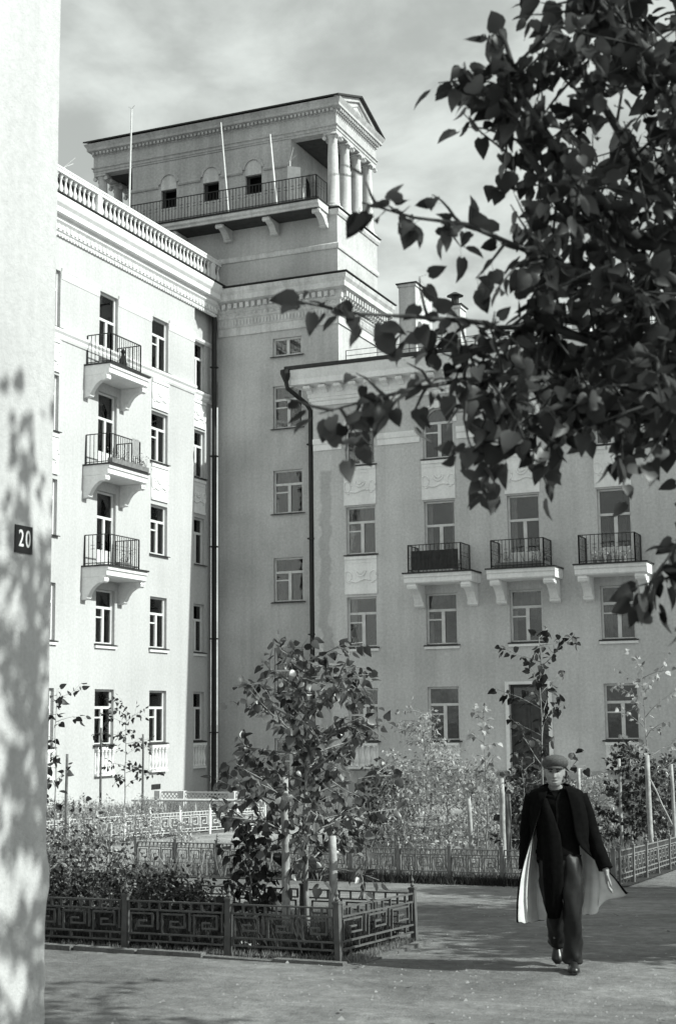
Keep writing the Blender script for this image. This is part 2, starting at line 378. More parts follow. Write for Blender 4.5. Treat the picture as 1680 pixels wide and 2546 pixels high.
rw = random.Random(5)
def window(parent, F, o, fm, style='std', depth=0.17, sill=True, curtain=0, sill_trim=None):
    """a casement: transom light over two sashes, the left one with a small vent; panes, sill, room behind"""
    a, b, c, d = o[:4]; arch = len(o) > 4; W, H = b - a, d - c; t = 0.065; w0, w1 = -depth - 0.005, -depth + 0.055
    mb = MB(); B = lambda u0, u1, z0, z1, p=0.0: mb.box(u0, u1, w0, w1 + p, z0, z1, F)
    e = 0.004; a += e; b -= e; c += e; d -= e
    B(a, a + t, c, d if not arch else d - W / 2); B(b - t, b, c, d if not arch else d - W / 2); B(a + t, b - t, c, c + t)
    panes = []
    if arch:
        r = W / 2 - e; uc = (a + b) / 2; zc = d - r; n = 12
        for k in range(n):
            t0, t1 = math.pi * k / n, math.pi * (k + 1) / n
            vs = [(uc - rr * math.cos(tt), ww, zc + rr * math.sin(tt)) for ww in (w0, w1) for rr, tt in ((r, t0), (r, t1), (r - t, t1), (r - t, t0))]
            mb.add([F(*p) for p in vs], [(0, 1, 2, 3), (7, 6, 5, 4), (0, 4, 5, 1), (2, 6, 7, 3)])
        zt = zc - 0.03
    else:
        B(a + t, b - t, d - t, d); zt = c + H * 0.645
    B(a + t, b - t, zt, zt + 0.085, 0.012)                       # transom
    um = a + W * 0.515
    B(um - 0.062, um + 0.062, c + t, zt, 0.008)                    # mullion
    zv = zt - (zt - c) * 0.24
    if style == 'std': B(a + t, um - 0.062, zv - 0.025, zv + 0.025, -0.006)
    if style == 'door':
        B(a + t, um - 0.062, c + t, c + 0.62, -0.012); B(um + 0.062, b - t, c + t, c + 0.62, -0.012)
    fr_ = mb.build('window', fm, parent)
    def pane(pts):
        m = MB(); dw = rw.uniform(-0.006, 0.006); n = len(pts)
        vs = [F(u, -depth + 0.012 + dw * (u - a) / W, z) for u, z in pts] + [F(u, -depth + 0.016 + dw * (u - a) / W, z) for u, z in pts]
        m.add(vs, [tuple(range(n)), tuple(range(2 * n - 1, n - 1, -1))] + [(i, (i + 1) % n, n + (i + 1) % n, n + i) for i in range(n)])
        m.build('pane', M['glass'], fr_)
    zb = c + t if style != 'door' else c + 0.62
    if arch:
        pane([(uc - (r - t) * math.cos(math.pi * k / 12), zc + 0.02 + (r - t) * math.sin(math.pi * k / 12)) for k in range(13)])
    else: pane([(a + t, zt + .085), (b - t, zt + .085), (b - t, d - t), (a + t, d - t)])
    pane([(a + t, zb), (um - .062, zb), (um - .062, zt), (a + t, zt)]); pane([(um + .062, zb), (b - t, zb), (b - t, zt), (um + .062, zt)])
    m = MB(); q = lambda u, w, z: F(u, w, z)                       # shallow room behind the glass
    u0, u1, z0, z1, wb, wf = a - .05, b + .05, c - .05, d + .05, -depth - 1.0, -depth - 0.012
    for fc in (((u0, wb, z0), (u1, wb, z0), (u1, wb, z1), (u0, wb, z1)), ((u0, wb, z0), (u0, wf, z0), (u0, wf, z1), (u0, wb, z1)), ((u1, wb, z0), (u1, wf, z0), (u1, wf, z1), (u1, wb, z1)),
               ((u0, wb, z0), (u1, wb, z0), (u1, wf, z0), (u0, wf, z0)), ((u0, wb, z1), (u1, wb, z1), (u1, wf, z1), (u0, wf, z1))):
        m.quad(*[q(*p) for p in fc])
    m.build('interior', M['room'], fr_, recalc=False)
    if curtain:
        for (s0, s1, z0, z1, mm) in {1: [(0.0, 0.24, 0.05, 1.0, 'curtain')], 2: [(0.0, 0.2, 0.03, 1.0, 'curtain'), (0.84, 1.0, 0.03, 1.0, 'curtain')], 3: [(0.03, 0.97, 0.66, 1.0, 'curtain_d')],
                                     4: [(0.0, 1.0, 0.62, 1.0, 'curtain_d'), (0.0, 0.16, 0, 0.6, 'curtain')], 5: [(0.0, 0.3, 0.04, 0.62, 'curtain_d'), (0.55, 0.8, 0.04, 0.62, 'curtain_d')]}[curtain]:
            m = MB(); n = 14; ws = [-depth - 0.10 + 0.025 * math.sin(k * 2.1 + s0 * 9) for k in range(n + 1)]
            for k in range(n):
                x0, x1 = a + W * (s0 + (s1 - s0) * k / n), a + W * (s0 + (s1 - s0) * (k + 1) / n); q0, q1 = c + H * z0, c + H * z1
                m.quad(F(x0, ws[k], q0), F(x1, ws[k + 1], q0), F(x1, ws[k + 1], q1), F(x0, ws[k], q1))
            m.build('curtain', M[mm], fr_, recalc=False, smooth=True)
    if sill:
        m = MB(); m.prism([(-depth + .05, c + .03), (0.09, c - .02), (0.09, c - .05), (-depth + .05, c - .02)], a - 0.09, b + 0.09, F)
        m.build('sill', M['flash'], fr_)
        if sill_trim:
            m = MB(); m.box(a - 0.07, b + 0.07, 0.002, 0.07, c - 0.14, c - 0.052, F); m.build('sill_moulding', M['trim'], fr_)
    return fr_

def relief(parent, F, u0, u1, z0, z1, mat):
    """white stucco panel with two rings, a swag between them and a rosette"""
    m = MB(); m.box(u0, u1, 0.003, 0.035, z0, z1, F)
    m.box(u0, u1, 0.035, 0.07, z1 - 0.11, z1, F); m.box(u0, u1, 0.035, 0.055, z0, z0 + 0.09, F); m.box(u0, u1, 0.035, 0.05, z1 - 0.24, z1 - 0.20, F)
    p = m.build('relief_panel', mat, parent)
    m = MB(); W = u1 - u0; zc = z0 + (z1 - z0) * 0.50; uc = (u0 + u1) / 2
    def curve(pts, r): m.tube([F(u, 0.036, z) for u, z in pts], r, 6)
    for s in (-1, 1):
        cc = uc + s * W * 0.40
        curve([(min(max(cc + 0.15 * math.cos(k * .5236), u0 + .02), u1 - .02), zc - 0.03 + 0.19 * math.sin(k * .5236)) for k in range(13)], 0.030)
        curve([(cc - s * 0.03 * k, zc - 0.25 - .01 * k) for k in range(4)], 0.034)
    curve([(uc + 0.19 * math.cos(math.pi * (1 + k / 8)), zc + 0.16 + 0.20 * math.sin(math.pi * (1 + k / 8))) for k in range(9)], 0.040)
    curve([(uc + 0.11 * math.cos(math.pi * (1 + k / 8)), zc + 0.17 + 0.11 * math.sin(math.pi * (1 + k / 8))) for k in range(9)], 0.034)
    curve([(uc + W * .3 * (k / 5 - 1), zc - 0.20 - 0.05 * math.sin(k * .63)) for k in range(11)], 0.038)
    m.build('garland', mat, p, smooth=True)

def baluster_mesh(h, r, half=False, n=10):
    m = MB(); m.lathe([(r * .95, 0), (r * .95, .08 * h), (r * .55, .10 * h), (r * .62, .16 * h), (r * .98, .30 * h), (r * .92, .40 * h), (r * .5, .56 * h), (r * .38, .70 * h), (r * .45, .80 * h), (r * .8, .84 * h), (r * .5, .88 * h), (r * .95, .91 * h), (r * .95, h)], n=n)
    return m.mesh('baluster', M['trim'], smooth=True)
BAL_SMALL = baluster_mesh(0.74, 0.075)
def baluster_panel(parent, F, u0, u1, z0, z1):
    m = MB(); m.box(u0, u1, 0.003, 0.03, z0, z1, F); m.box(u0, u1, 0.03, 0.14, z1 - .09, z1, F); m.box(u0, u1, 0.03, 0.12, z0, z0 + .07, F)
    p = m.build('balustrade_panel', M['trim'], parent); n = 5
    for k in range(n):
        u = u0 + (u1 - u0) * (k + .5) / n
        inst('baluster', BAL_SMALL, p, F(u, 0.065, z0 + .07), scale=(1, 1, (z1 - z0 - .16) / .74))

BRK = [(0.0, 0.0), (.88, 0.0), (.92, -.10), (.84, -.19), (.64, -.23), (.46, -.36), (.34, -.52), (.27, -.68), (.16, -.80), (.0, -.84)]
def railing_mesh(m, F, u0, u1, w, z0, z1, step=0.13, motif=True, sides=True):
    runs = [((u0, w), (u1, w))] + ([((u0, 0.02), (u0, w)), ((u1, 0.02), (u1, w))] if sides else [])
    for (a, b) in runs:
        L = math.hypot(b[0] - a[0], b[1] - a[1]); n = max(2, int(L / step))
        for zz_, t in ((z1, .045), (z0 + .08, .022)): m.bar(F(a[0], a[1], zz_), F(b[0], b[1], zz_), t, .026)
        for k in range(n + 1):
            u, ww = a[0] + (b[0] - a[0]) * k / n, a[1] + (b[1] - a[1]) * k / n
            th = .036 if k in (0, n) else .017
            m.bar(F(u, ww, z0), F(u, ww, z1), th)
            if motif and 0 < k < n and k % 2 == 0:
                du = (b[0] - a[0]) / n * .5; dw = (b[1] - a[1]) / n * .5; zm = z0 + (z1 - z0) * .60
                for q in (-.06, .06): m.bar(F(u - du, ww - dw, zm + q), F(u + du, ww + dw, zm + q), .014)
def balcony(parent, F, u0, u1, top, proj_=1.0, bw_=0.26, rail=(0.2, 0.45), motif=True, inset=0.10, scale=1.0, rail_h=1.0, trim=None):
    trim = trim or M['trim']
    m = MB(); m.prism([(0.003, top - .05), (proj_, top - .05), (proj_, top - .16), (proj_ - .05, top - .20), (proj_ - .05, top - .34), (proj_ - .10, top - .38), (0.003, top - .38)], u0 + .04, u1 - .04, F)
    bal = m.build('balcony', trim, parent)
    m = MB(); m.box(u0, u1, 0.003, proj_ + .05, top - .048, top, F); m.build('slab_edge', M['flash'], bal)
    for u in (u0 + inset, u1 - inset - bw_):
        m = MB(); k = (proj_ - .1) / .92
        m.prism([(w * k if w else .003, (top - .382) + z * scale) for w, z in BRK], u, u + bw_, F)
        for (w, z, r) in ((.80 * k, -.11 * scale, .105), (.16 * k, -.72 * scale, .085)):
            m.tube([F(u - .03, w, top - .38 + z), F(u + bw_ + .03, w, top - .38 + z)], r, 10)
        m.build('bracket', trim, bal)
    m = MB(); railing_mesh(m, F, u0 + rail[0], u1 - rail[1], proj_ - .08, top, top + rail_h, motif=motif); m.build('railing', M['rail'], bal)
    return bal

def moulding(mb, F, u0, u1, prof): mb.prism(prof, u0, u1, F)

# ---------------- sunlit wing
LW = thing('apartment_building', (XL, 44.0, GB), 'sunlit five storey plastered wing with three stacked balconies and a balustraded roof', 'building')
colsL = [(33.43, 34.58), (36.87, 38.02), (40.33, 41.48), (43.77, 44.93)]
flo = {1: (1.23, 3.03), 2: (4.50, 6.30), 3: (7.80, 9.57), 4: (11.12, 12.93), 5: (14.50, 16.38)}
SLAB = {3: 6.97, 4: 10.28, 5: 13.62}
ops = []; wins = []
for ci, (a, b) in enumerate(colsL):
    for fl, (c, d) in flo.items():
        dr = ci == 2 and fl >= 3
        o = (a, b, SLAB[fl] + .03 if dr else c, d); ops.append(o); wins.append((o, 'door' if dr else 'std', FL, ci, fl))
U_END = 46.90
mb = MB(); facade(mb, FL, 28.0, U_END, GB, 18.62, ops)
mb.quad(FL(U_END, 0, GB), FL(U_END, 0, 18.62), FL(U_END, -.3, 18.62), FL(U_END, -.3, GB))
ops3 = [(47.16, 48.28, c, d) for c, d in flo.values()]
facade(mb, FLr, U_END, 48.795, GB, 18.62, ops3)
for o, fl in zip(ops3, flo): wins.append((o, 'std', FLr, 3, fl))
mb.box(XL - 13, XL - 1.6, 28.0, 48.795, GB, 18.60)
mb.quad((XL, 28, GB), (XL - 1.6, 28, GB), (XL - 1.6, 28, 18.6), (XL, 28, 18.6)); mb.quad((XL, 28, 18.61), (XL - 1.7, 28, 18.61), (XL - 1.7, 48.79, 18.61), (XL, 48.79, 18.61))
mb.build('wall', M['wall'], LW, recalc=False)
for o, st, F, ci, fl in wins:
    window(LW, F, o, M['frame_l'], st, sill=(st == 'std'), curtain=rw.choice([1, 2, 3, 4, 4, 3, 5]), sill_trim=(fl in (2,)))
for ci, (a, b) in enumerate(colsL + [(47.16, 48.28)]):
    F = FLr if ci == 4 else FL
    baluster_panel(LW, F, a + .02, b - .02, 0.24, 1.16)
    if ci != 2:
        relief(LW, F, a + .0, b - .0, 9.72, 11.02, M['trim']); relief(LW, F, a, b, 13.02, 14.08, M['trim'])
mb = MB()                                          # string courses of the top storey, broken by the openings
us = [28.0] + [x for c in colsL for x in c] + [U_END]
for k in range(0, len(us), 2):
    a, b = us[k] + (.0 if k == 0 else .02), us[k + 1] - .02
    mb.prism([(.003, 16.50), (.06, 16.50), (.06, 16.44), (.03, 16.38), (.03, 16.20), (.015, 16.14), (.003, 16.14)], a, b if k < len(us) - 2 else U_END, FL)
for F, a, b in ((FL, 28.0, U_END), (FLr, U_END, 48.79)):
    mb.prism([(.003, 14.46), (.13, 14.44), (.13, 14.36), (.07, 14.28), (.07, 14.20), (.03, 14.12), (.003, 14.12)], a, b, F)
mb.prism([(.003, 16.50), (.11, 16.50), (.11, 16.42), (.06, 16.36), (.003, 16.36)], U_END, 48.79, FLr)
mb.build('string_course', M['trim'], LW)
CORN = [(.003, 17.50), (.05, 17.50), (.05, 17.62), (.11, 17.66), (.11, 17.86), (.20, 17.95), (.20, 18.08), (.36, 18.12), (.36, 18.30), (.44, 18.40), (.50, 18.55), (.50, 18.63), (.003, 18.66)]
mb = MB(); mb.prism(CORN, 28.0, 48.79, FL); co_ = mb.build('cornice', M['trim'], LW)
mb = MB()
for k in range(int((48.7 - 28) / .24)): mb.box(28.03 + k * .24, 28.03 + k * .24 + .12, .115, .150, 17.70, 17.85, FL)
for k in range(int((48.7 - 28) / .17)): mb.box(28.03 + k * .17, 28.03 + k * .17 + .085, .052, .09, 17.515, 17.60, FL)
mb.build('dentil_course', M['trim'], co_, kind='stuff')
mb = MB(); mb.box(28.0, 48.79, -.3, .54, 18.664, 18.70, FL); mb.build('flashing', M['flash'], LW)
mb = MB(); mb.box(28.0, 48.78, -.12, .16, 18.704, 18.90, FL); mb.build('balustrade_base', M['trim'], LW)
mb = MB(); mb.box(28.0, 48.78, -.13, .15, 19.60, 19.78, FL); mb.box(28.0, 48.78, -.15, .17, 19.72, 19.785, FL); mb.build('balustrade_rail', M['trim'], LW)
BAL = baluster_mesh(0.70, 0.088)
mb = MB(); mb.box(XL - 12.9, XL - .35, 28.1, 48.7, 18.62, 18.66); mb.build('roof', M['roof'], LW)
mb = MB(); mb.box(28.1, 48.7, -.30, -.27, 18.702, 19.66, FL); mb.build('roof_upstand', M['flash'], LW)
k = 0; y = 28.2
while y < 48.75:
    if k % 30 == 14:
        mb = MB(); mb.box(y - .13, y + .13, -.11, .13, 18.90, 19.60, FL); mb.build('pier', M['trim'], LW)
    else: inst('baluster', BAL, LW, FL(y, 0.01, 18.90))
    y += 0.27; k += 1
for fl, top in SLAB.items():
    balcony(LW, FL, 39.42, 41.95, top, 1.0, rail=(.18, .48), motif=(fl == 3), inset=.05, bw_=.20, scale=.88)
mb = MB(); mb.box(43.95, 44.55, .001, .02, -.35, -.18, FL); mb.build('vent_grille', M['flash'], LW)
mb = MB(); mb.tube([(XL - .02, 48.52, 17.9), (XL - .02, 48.52, GB + .3), (XL + .16, 48.46, GB + .12)], .10, 10); mb.lathe([(.10, 0), (.22, .3), (.22, .45)], (XL - .02, 48.52, 17.7), 10)
for z in (1.5, 5, 8.5, 12, 15.5): mb.box(XL - .15, XL + .11, 48.4, 48.64, z, z + .05)
mb.build('downpipe', M['darkmetal'], LW, smooth=False)

# ---------------- corner tower with belvedere
TW = thing('corner_tower', (-23.4, YT, GB), 'tall corner tower with a columned temple-like belvedere and balcony on top', 'building')
XB0 = -31.70; YB = 52.90
tops = [(-23.54, -22.32, 15.74, 16.45)]
for zt in (14.58, 11.31, 7.98, 4.62, 1.30): tops.append((-23.54, -22.32, zt - 1.66, zt))
mb = MB(); facade(mb, FT, -25.9, XTR, GB, 21.30, tops, .15)
mb.box(XB0, -25.905, YT, YB, 15.0, 21.30); mb.quad((XTR, YT, GB), (XTR, YB, GB), (XTR, YB, 21.3), (XTR, YT, 21.3))
mb.quad((-25.9, YB, GB), (XTR, YB, GB), (XTR, YB, 21.3), (-25.9, YB, 21.3)); mb.quad((XB0, YT, 21.30), (XTR, YT, 21.30), (XTR, YB, 21.30), (XB0, YB, 21.30))
mb.build('wall', M['wall_t'], TW, recalc=False)
for i, o in enumerate(tops):
    if i == 0:
        a, b, c, d = o; m = MB()
        for r in ((a, b, c, c + .08), (a, b, d - .08, d), (a, a + .08, c + .08, d - .08), (b - .08, b, c + .08, d - .08), ((a + b) / 2 - .06, (a + b) / 2 + .06, c + .08, d - .08)): m.box(r[0] + .003, r[1] - .003, -.155, -.10, r[2] + .002, r[3] - .002, FT)
        f_ = m.build('window', M['frame'], TW)
        for s in ((a + .08, (a + b) / 2 - .06), ((a + b) / 2 + .06, b - .08)):
            m = MB(); m.box(s[0], s[1], -.14, -.135, c + .08, d - .08, FT); m.build('pane', M['glass'], f_)
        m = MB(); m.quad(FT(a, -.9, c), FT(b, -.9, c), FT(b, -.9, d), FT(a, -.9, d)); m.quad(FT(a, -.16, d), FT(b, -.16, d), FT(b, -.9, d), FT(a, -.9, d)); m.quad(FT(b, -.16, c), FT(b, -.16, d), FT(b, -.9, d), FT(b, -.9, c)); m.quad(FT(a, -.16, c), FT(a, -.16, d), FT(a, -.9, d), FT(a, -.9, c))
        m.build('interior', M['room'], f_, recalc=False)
        m = MB(); m.prism([(-.10, c + .03), (.09, c - .02), (.09, c - .06), (-.10, c - .02)], a - .09, b + .09, FT); m.build('sill', M['flash'], f_)
    else: window(TW, FT, o, M['frame'], 'std', .15, curtain=[0, 3, 3, 5, 4, 3][i])
TC = [(.003, 16.75), (.05, 16.75), (.05, 17.05), (.10, 17.10), (.10, 17.38), (.16, 17.44), (.16, 17.62), (.24, 17.70), (.24, 17.98), (.46, 18.06), (.46, 18.26), (.54, 18.38), (.58, 18.52), (.003, 18.60)]
def wrap(prof, name, mat, e, parent, s=1):
    """mouldings along the front and mitred round the right-hand corner"""
    m = MB(); n = len(prof)
    rr = [[FT(-25.88, w, z) for w, z in prof], [(XTR + w, YT - w, z) for w, z in prof], [FTs(YB + e, w, z) for w, z in prof]]
    vs = [p for r in rr for p in r]; fs = [(r * n + i, r * n + (i + 1) % n, (r + 1) * n + (i + 1) % n, (r + 1) * n + i) for r in range(2) for i in range(n)] + [tuple(range(n)), tuple(range(2 * n, 3 * n))]
    m.add(vs, fs); return m.build(name, mat, parent)
tc = wrap(TC, 'cornice', M['tower_trim'], .5, TW)
mb = MB()
for k in range(20):
    mb.box(-25.8 + k * .255, -25.8 + k * .255 + .14, .245, .38, 17.76, 17.96, FT); mb.tube([FT(-25.74 + k * .255, .165, 17.55), FT(-25.74 + k * .255, .20, 17.52)], .07, 7)
for k in range(17): mb.box(48.75 + k * .255, 48.75 + k * .255 + .14, .245, .38, 17.76, 17.96, FTs); mb.tube([FTs(48.81 + k * .255, .165, 17.55), FTs(48.81 + k * .255, .20, 17.52)], .07, 7)
for k in range(36): mb.box(-25.8 + k * .142, -25.8 + k * .142 + .07, .102, .14, 17.14, 17.34, FT)
for k in range(30): mb.box(48.72 + k * .142, 48.72 + k * .142 + .07, .102, .14, 17.14, 17.34, FTs)
mb.build('dentil_course', M['tower_trim'], tc, kind='stuff')
wrap([(-.3, 18.605), (.62, 18.565), (.62, 18.60), (-.3, 18.66)], 'cornice_flashing', M['flash'], .55, TW)
wrap([(.003, 19.70), (.05, 19.70), (.07, 19.76), (.07, 19.88), (.003, 19.94)], 'band', M['tower_trim'], .05, TW)
wrap([(.003, 21.02), (.05, 21.04), (.10, 21.14), (.10, 21.24), (.003, 21.26)], 'base_moulding', M['tower_trim'], .1, TW)
wrap([(-.1, 21.304), (.15, 21.27), (.15, 21.30), (-.1, 21.34)], 'base_flashing', M['flash'], .15, TW)
# balcony in front of the belvedere
mb = MB(); mb.prism([(.003, 21.345), (1.06, 21.345), (1.10, 21.30), (1.10, 21.20), (1.02, 21.14), (1.02, 21.06), (.003, 21.04)], -31.6, -21.10, FT)
bb = mb.build('balcony', M['tower_trim'], TW)
mb = MB(); mb.box(-31.5, -21.2, .01, .98, 21.015, 21.037, FT); mb.build('soffit_shade', M['shade_dark'], bb)  # thin dark sheet added under the slab, shade put into its colour
mb = MB(); mb.box(-31.65, -21.06, .003, 1.14, 21.348, 21.39, FT); mb.build('slab_edge', M['flash'], bb)
for u in (-29.6, -27.55, -25.52, -23.5, -21.42):
    m = MB(); m.prism([(w * 1.05 if w else .003, 21.038 + z * .62) for w, z in BRK], u, u + .26, FT)
    for (w, z, r) in ((.84, -.08, .085), (.17, -.45, .07)): m.tube([FT(u - .03, w, 21.03 + z), FT(u + .29, w, 21.03 + z)], r, 10)
    m.build('bracket', M['tower_trim'], bb)
mb = MB(); railing_mesh(mb, FT, -31.5, -21.2, 1.02, 21.39, 22.32, step=.14); mb.build('railing', M['rail'], bb)
# belvedere body
C0, C1 = -29.86, -22.72
bops = [(-28.50, -27.79, 22.40, 23.16), (-26.58, -25.87, 22.40, 23.16), (-24.70, -23.99, 22.40, 23.16)]
ZB, ZE = 21.35, 24.38
mb = MB(); facade(mb, FT, C0, C1, ZB, ZE, bops, .3)
FCs = lambda u, w, z: (C1 + w, u, z)
facade(mb, FCs, YT, YB, ZB, ZE, [(50.2, 51.3, ZB + .02, 23.6, 'arch'), (49.15, 49.85, ZB + .02, 23.2)], .3)
FCl = lambda u, w, z: (C0 - w, u, z)
facade(mb, FCl, YT, YB, ZB, ZE, [(50.2, 51.3, ZB + .02, 23.6, 'arch')], .3)
mb.quad((C0, YB, ZB), (C1, YB, ZB), (C1, YB, ZE), (C0, YB, ZE))
mb.build('belvedere_wall', M['bel'], TW, recalc=False)
mb = MB()
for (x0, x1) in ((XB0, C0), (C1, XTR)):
    mb = MB(); mb.box(x0 + .02, x1 - .02, YT + .02, YB - .02, ZE + .002, ZE + .05); mb.build('portico_ceiling', M['shade_dark'], TW)  # ceiling coloured dark to stand for the shade inside the portico
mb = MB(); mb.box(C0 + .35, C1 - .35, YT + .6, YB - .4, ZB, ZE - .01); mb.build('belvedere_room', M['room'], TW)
for (a, b, c, d) in bops:
    uc = (a + b) / 2; m = MB()
    # blind arch above the opening
    n = 12; r0, r1 = .36, .46
    for k in range(n):
        t0, t1 = math.pi * k / n, math.pi * (k + 1) / n
        vs = [(uc - rr * math.cos(tt), ww, 23.42 + rr * math.sin(tt)) for ww in (.003, .07) for rr, tt in ((r1, t0), (r1, t1), (r0, t1), (r0, t0))]
        m.add([FT(*p) for p in vs], [(0, 1, 2, 3), (7, 6, 5, 4), (0, 4, 5, 1), (2, 6, 7, 3)])
    p = m.build('arch_surround', M['bel'], TW)
    m = MB(); pts = [(uc - .355 * math.cos(math.pi * k / n), 23.42 + .355 * math.sin(math.pi * k / n)) for k in range(n + 1)] + [(b, 23.17), (a, 23.17)]
    m.prism([(u, z) for u, z in pts], .003, .016, lambda t, u, z: FT(u, t, z)); m.build('tympanum', M['tower_trim'], p)
    m = MB()
    for (u0, u1, z0, z1) in ((a, a + .14, c, d), (b - .04, b, c, d), (a + .14, b - .04, d - .06, d), (a + .14, b - .04, c, c + .05)): m.box(u0 + .002, u1, -.2, -.12, z0 + .002, z1 - .002, FT)
    m.build('window_frame', M['flash'], TW)
mb = MB()
xs_ = [C0] + [x for (a, b, c, d) in bops for x in (a - .1, b + .1)] + [C1]
for k in range(0, len(xs_), 2):
    mb = MB(); mb.prism([(.003, 23.26), (.05, 23.26), (.08, 23.32), (.08, 23.38), (.003, 23.42)], xs_[k], xs_[k + 1], FT); mb.build('impost_band', M['bel'], TW)
# entablature ring: architrave, frieze, cornice
def ring(prof, name, mat, parent, x0=XB0, x1=XTR, y0=YT, y1=YB):
    m = MB(); n = len(prof)
    rr = [[(x0 - w, y0 - w, z) for w, z in prof], [(x1 + w, y0 - w, z) for w, z in prof], [(x1 + w, y1 + w, z) for w, z in prof], [(x0 - w, y1 + w, z) for w, z in prof]]
    m.add([p for r in rr for p in r], [(r * n + i, r * n + (i + 1) % n, ((r + 1) % 4) * n + (i + 1) % n, ((r + 1) % 4) * n + i) for r in range(4) for i in range(n)])
    return m.build(name, mat, parent)
en = ring([(-.42, 24.36), (.0, 24.36), (.0, 24.46), (.03, 24.47), (.03, 24.56), (.08, 24.60), (.08, 24.64), (.01, 24.66), (.01, 25.10), (.06, 25.14), (.06, 25.24), (.10, 25.26), (.22, 25.32), (.22, 25.42), (.28, 25.52), (.32, 25.60), (-.42, 25.62)], 'entablature', M['bel'], TW)
mb = MB()
for k in range(64): mb.box(XB0 + .03 + k * .17, XB0 + .03 + k * .17 + .09, .102, .19, 25.15, 25.25, FT)
for k in range(24): mb.box(YT + .03 + k * .17, YT + .03 + k * .17 + .09, .102, .19, 25.15, 25.25, FTs)
mb.build('dentil_course', M['bel'], en, kind='stuff')
# gable roof, ridge along X
yc = (YT + YB) / 2; RZ = 26.48; e0, e1, ey = XB0 - .30, XTR + .28, .40
mb = MB()
for s in (-1, 1):
    y0 = yc + s * (yc - YT + ey); z0 = 25.63
    mb.add([(e0, y0, z0), (e1, y0, z0), (e1, yc, RZ), (e0, yc, RZ), (e0, y0, z0 + .06), (e1, y0, z0 + .06), (e1, yc, RZ + .07), (e0, yc, RZ + .07)], [(0, 1, 2, 3), (7, 6, 5, 4), (0, 4, 5, 1), (0, 3, 7, 4), (1, 5, 6, 2), (3, 2, 6, 7)])
mb.build('roof', M['flash'], TW)
FP = lambda u, w, z: (XTR + w, u, z)
for nm, F_ in (('pediment', FP), ('pediment', lambda u, w, z: (XB0 - w, u, z))):
    m = MB(); hw = yc - YT
    m.prism([(yc - hw - .1, 25.622), (yc + hw + .1, 25.622), (yc, RZ - .07)], -.30, .06, lambda t, u, z: F_(u, t, z))
    p = m.build(nm, M['bel'], TW)
    m = MB()
    for s in (-1, 1):
        ya, yb_ = yc + s * (hw + .36), yc
        m.add([F_(y, w, z) for w in (.062, .15) for y, z in ((ya, 25.627), (yb_, RZ - .006), (yb_, RZ - .17), (ya - s * .5, 25.627))], [(0, 1, 2, 3), (7, 6, 5, 4), (0, 4, 5, 1), (1, 5, 6, 2), (2, 6, 7, 3), (3, 7, 4, 0)])
    m.build('raking_cornice', M['bel'], p)
    m = MB()
    for a_, b_ in (((yc - 1.0, 25.72), (yc + 1.0, 25.72)), ((yc - 1.0, 25.72), (yc, 26.16)), ((yc, 26.16), (yc + 1.0, 25.72))): m.tube([F_(a_[0], .07, a_[1]), F_(b_[0], .07, b_[1])], .035, 6)
    m.build('tympanum_frame', M['bel'], p)
mb = MB(); mb.lathe([(.27, 0), (.27, .10), (.24, .12), (.25, .20), (.215, .24), (.21, 1.0), (.205, 1.9), (.175, 2.62), (.19, 2.66), (.18, 2.70), (.24, 2.76), (.25, 2.80)], n=18)
mb.box(-.27, .27, -.27, .27, 2.80, 2.90); mb.box(-.29, .29, -.29, .29, -.10, 0)
for sx in (-1, 1):
    for sy in (-1, 1):
        mb.tube([(sx * .26, sy * .13, 2.72), (sx * .26, sy * .23, 2.72)], .085, 8)
COLM = mb.mesh('column', M['tower_trim'], smooth=False)
COLM.polygons.foreach_set('use_smooth', [len(p.vertices) == 4 and p.area < .2 for p in COLM.polygons])
for x in (XTR - .27, XB0 + .27):
    for y in (49.08, 50.26, 51.44, 52.62): inst('column', COLM, TW, (x, y, 21.46))

# masts on the roofs
def mast(a, b, r, label, tip=None):
    m = MB(); m.tube([a, b], [r, r * .6], 7)
    if tip:
        b = Vector(b)
        for q in tip: m.tube([b, b + Vector(q)], .012, 5)
    o = m.build('antenna_mast', M['antenna']); return tag(o, label, 'antenna')
mast((-26.4, 42.9, 18.6), (-26.3, 42.9, 23.9), .045, 'tall thin white antenna mast rising behind the roof balustrade', [(.12, .0, .12), (-.12, 0, .1)])
mast((-25.05, YT - .75, 21.39), (-25.42, YT - .70, 25.25), .045, 'white pole leaning beside the rightmost arched belvedere window')
mast((-23.0, YT - .72, 21.39), (-23.35, YT - .55, 24.45), .055, 'thicker white pole leaning in front of the belvedere porch corner')
mast((-22.55, YT - .5, 21.39), (-22.55, YT - .45, 23.3), .04, 'short pole with a forked aerial on the belvedere balcony', [(.2, -.1, .45), (-.12, 0, -.1), (.25, 0, .15)])
mast((-26.3, 38.55, 18.9), (-26.3, 38.7, 20.2), .05, 'dark stub aerial with a bent tip on the balustraded roof', [(.3, .2, .35), (.15, .3, .2)])
mb = MB(); mb.bar((-22.2, YT - .9, 21.5), (-22.2, YT - .3, 21.52), .5, .04); mb.quad((-22.45, YT - .92, 21.45), (-21.9, YT - .92, 21.45), (-21.9, YT - .9, 22.75), (-22.45, YT - .9, 22.9))
mb.quad((-22.45, YT - .86, 21.45), (-21.9, YT - .86, 21.45), (-21.9, YT - .84, 22.75), (-22.45, YT - .84, 22.9))
tag(mb.build('board', M['antenna'], recalc=False), 'pale board propped upright behind the belvedere railing', 'board')

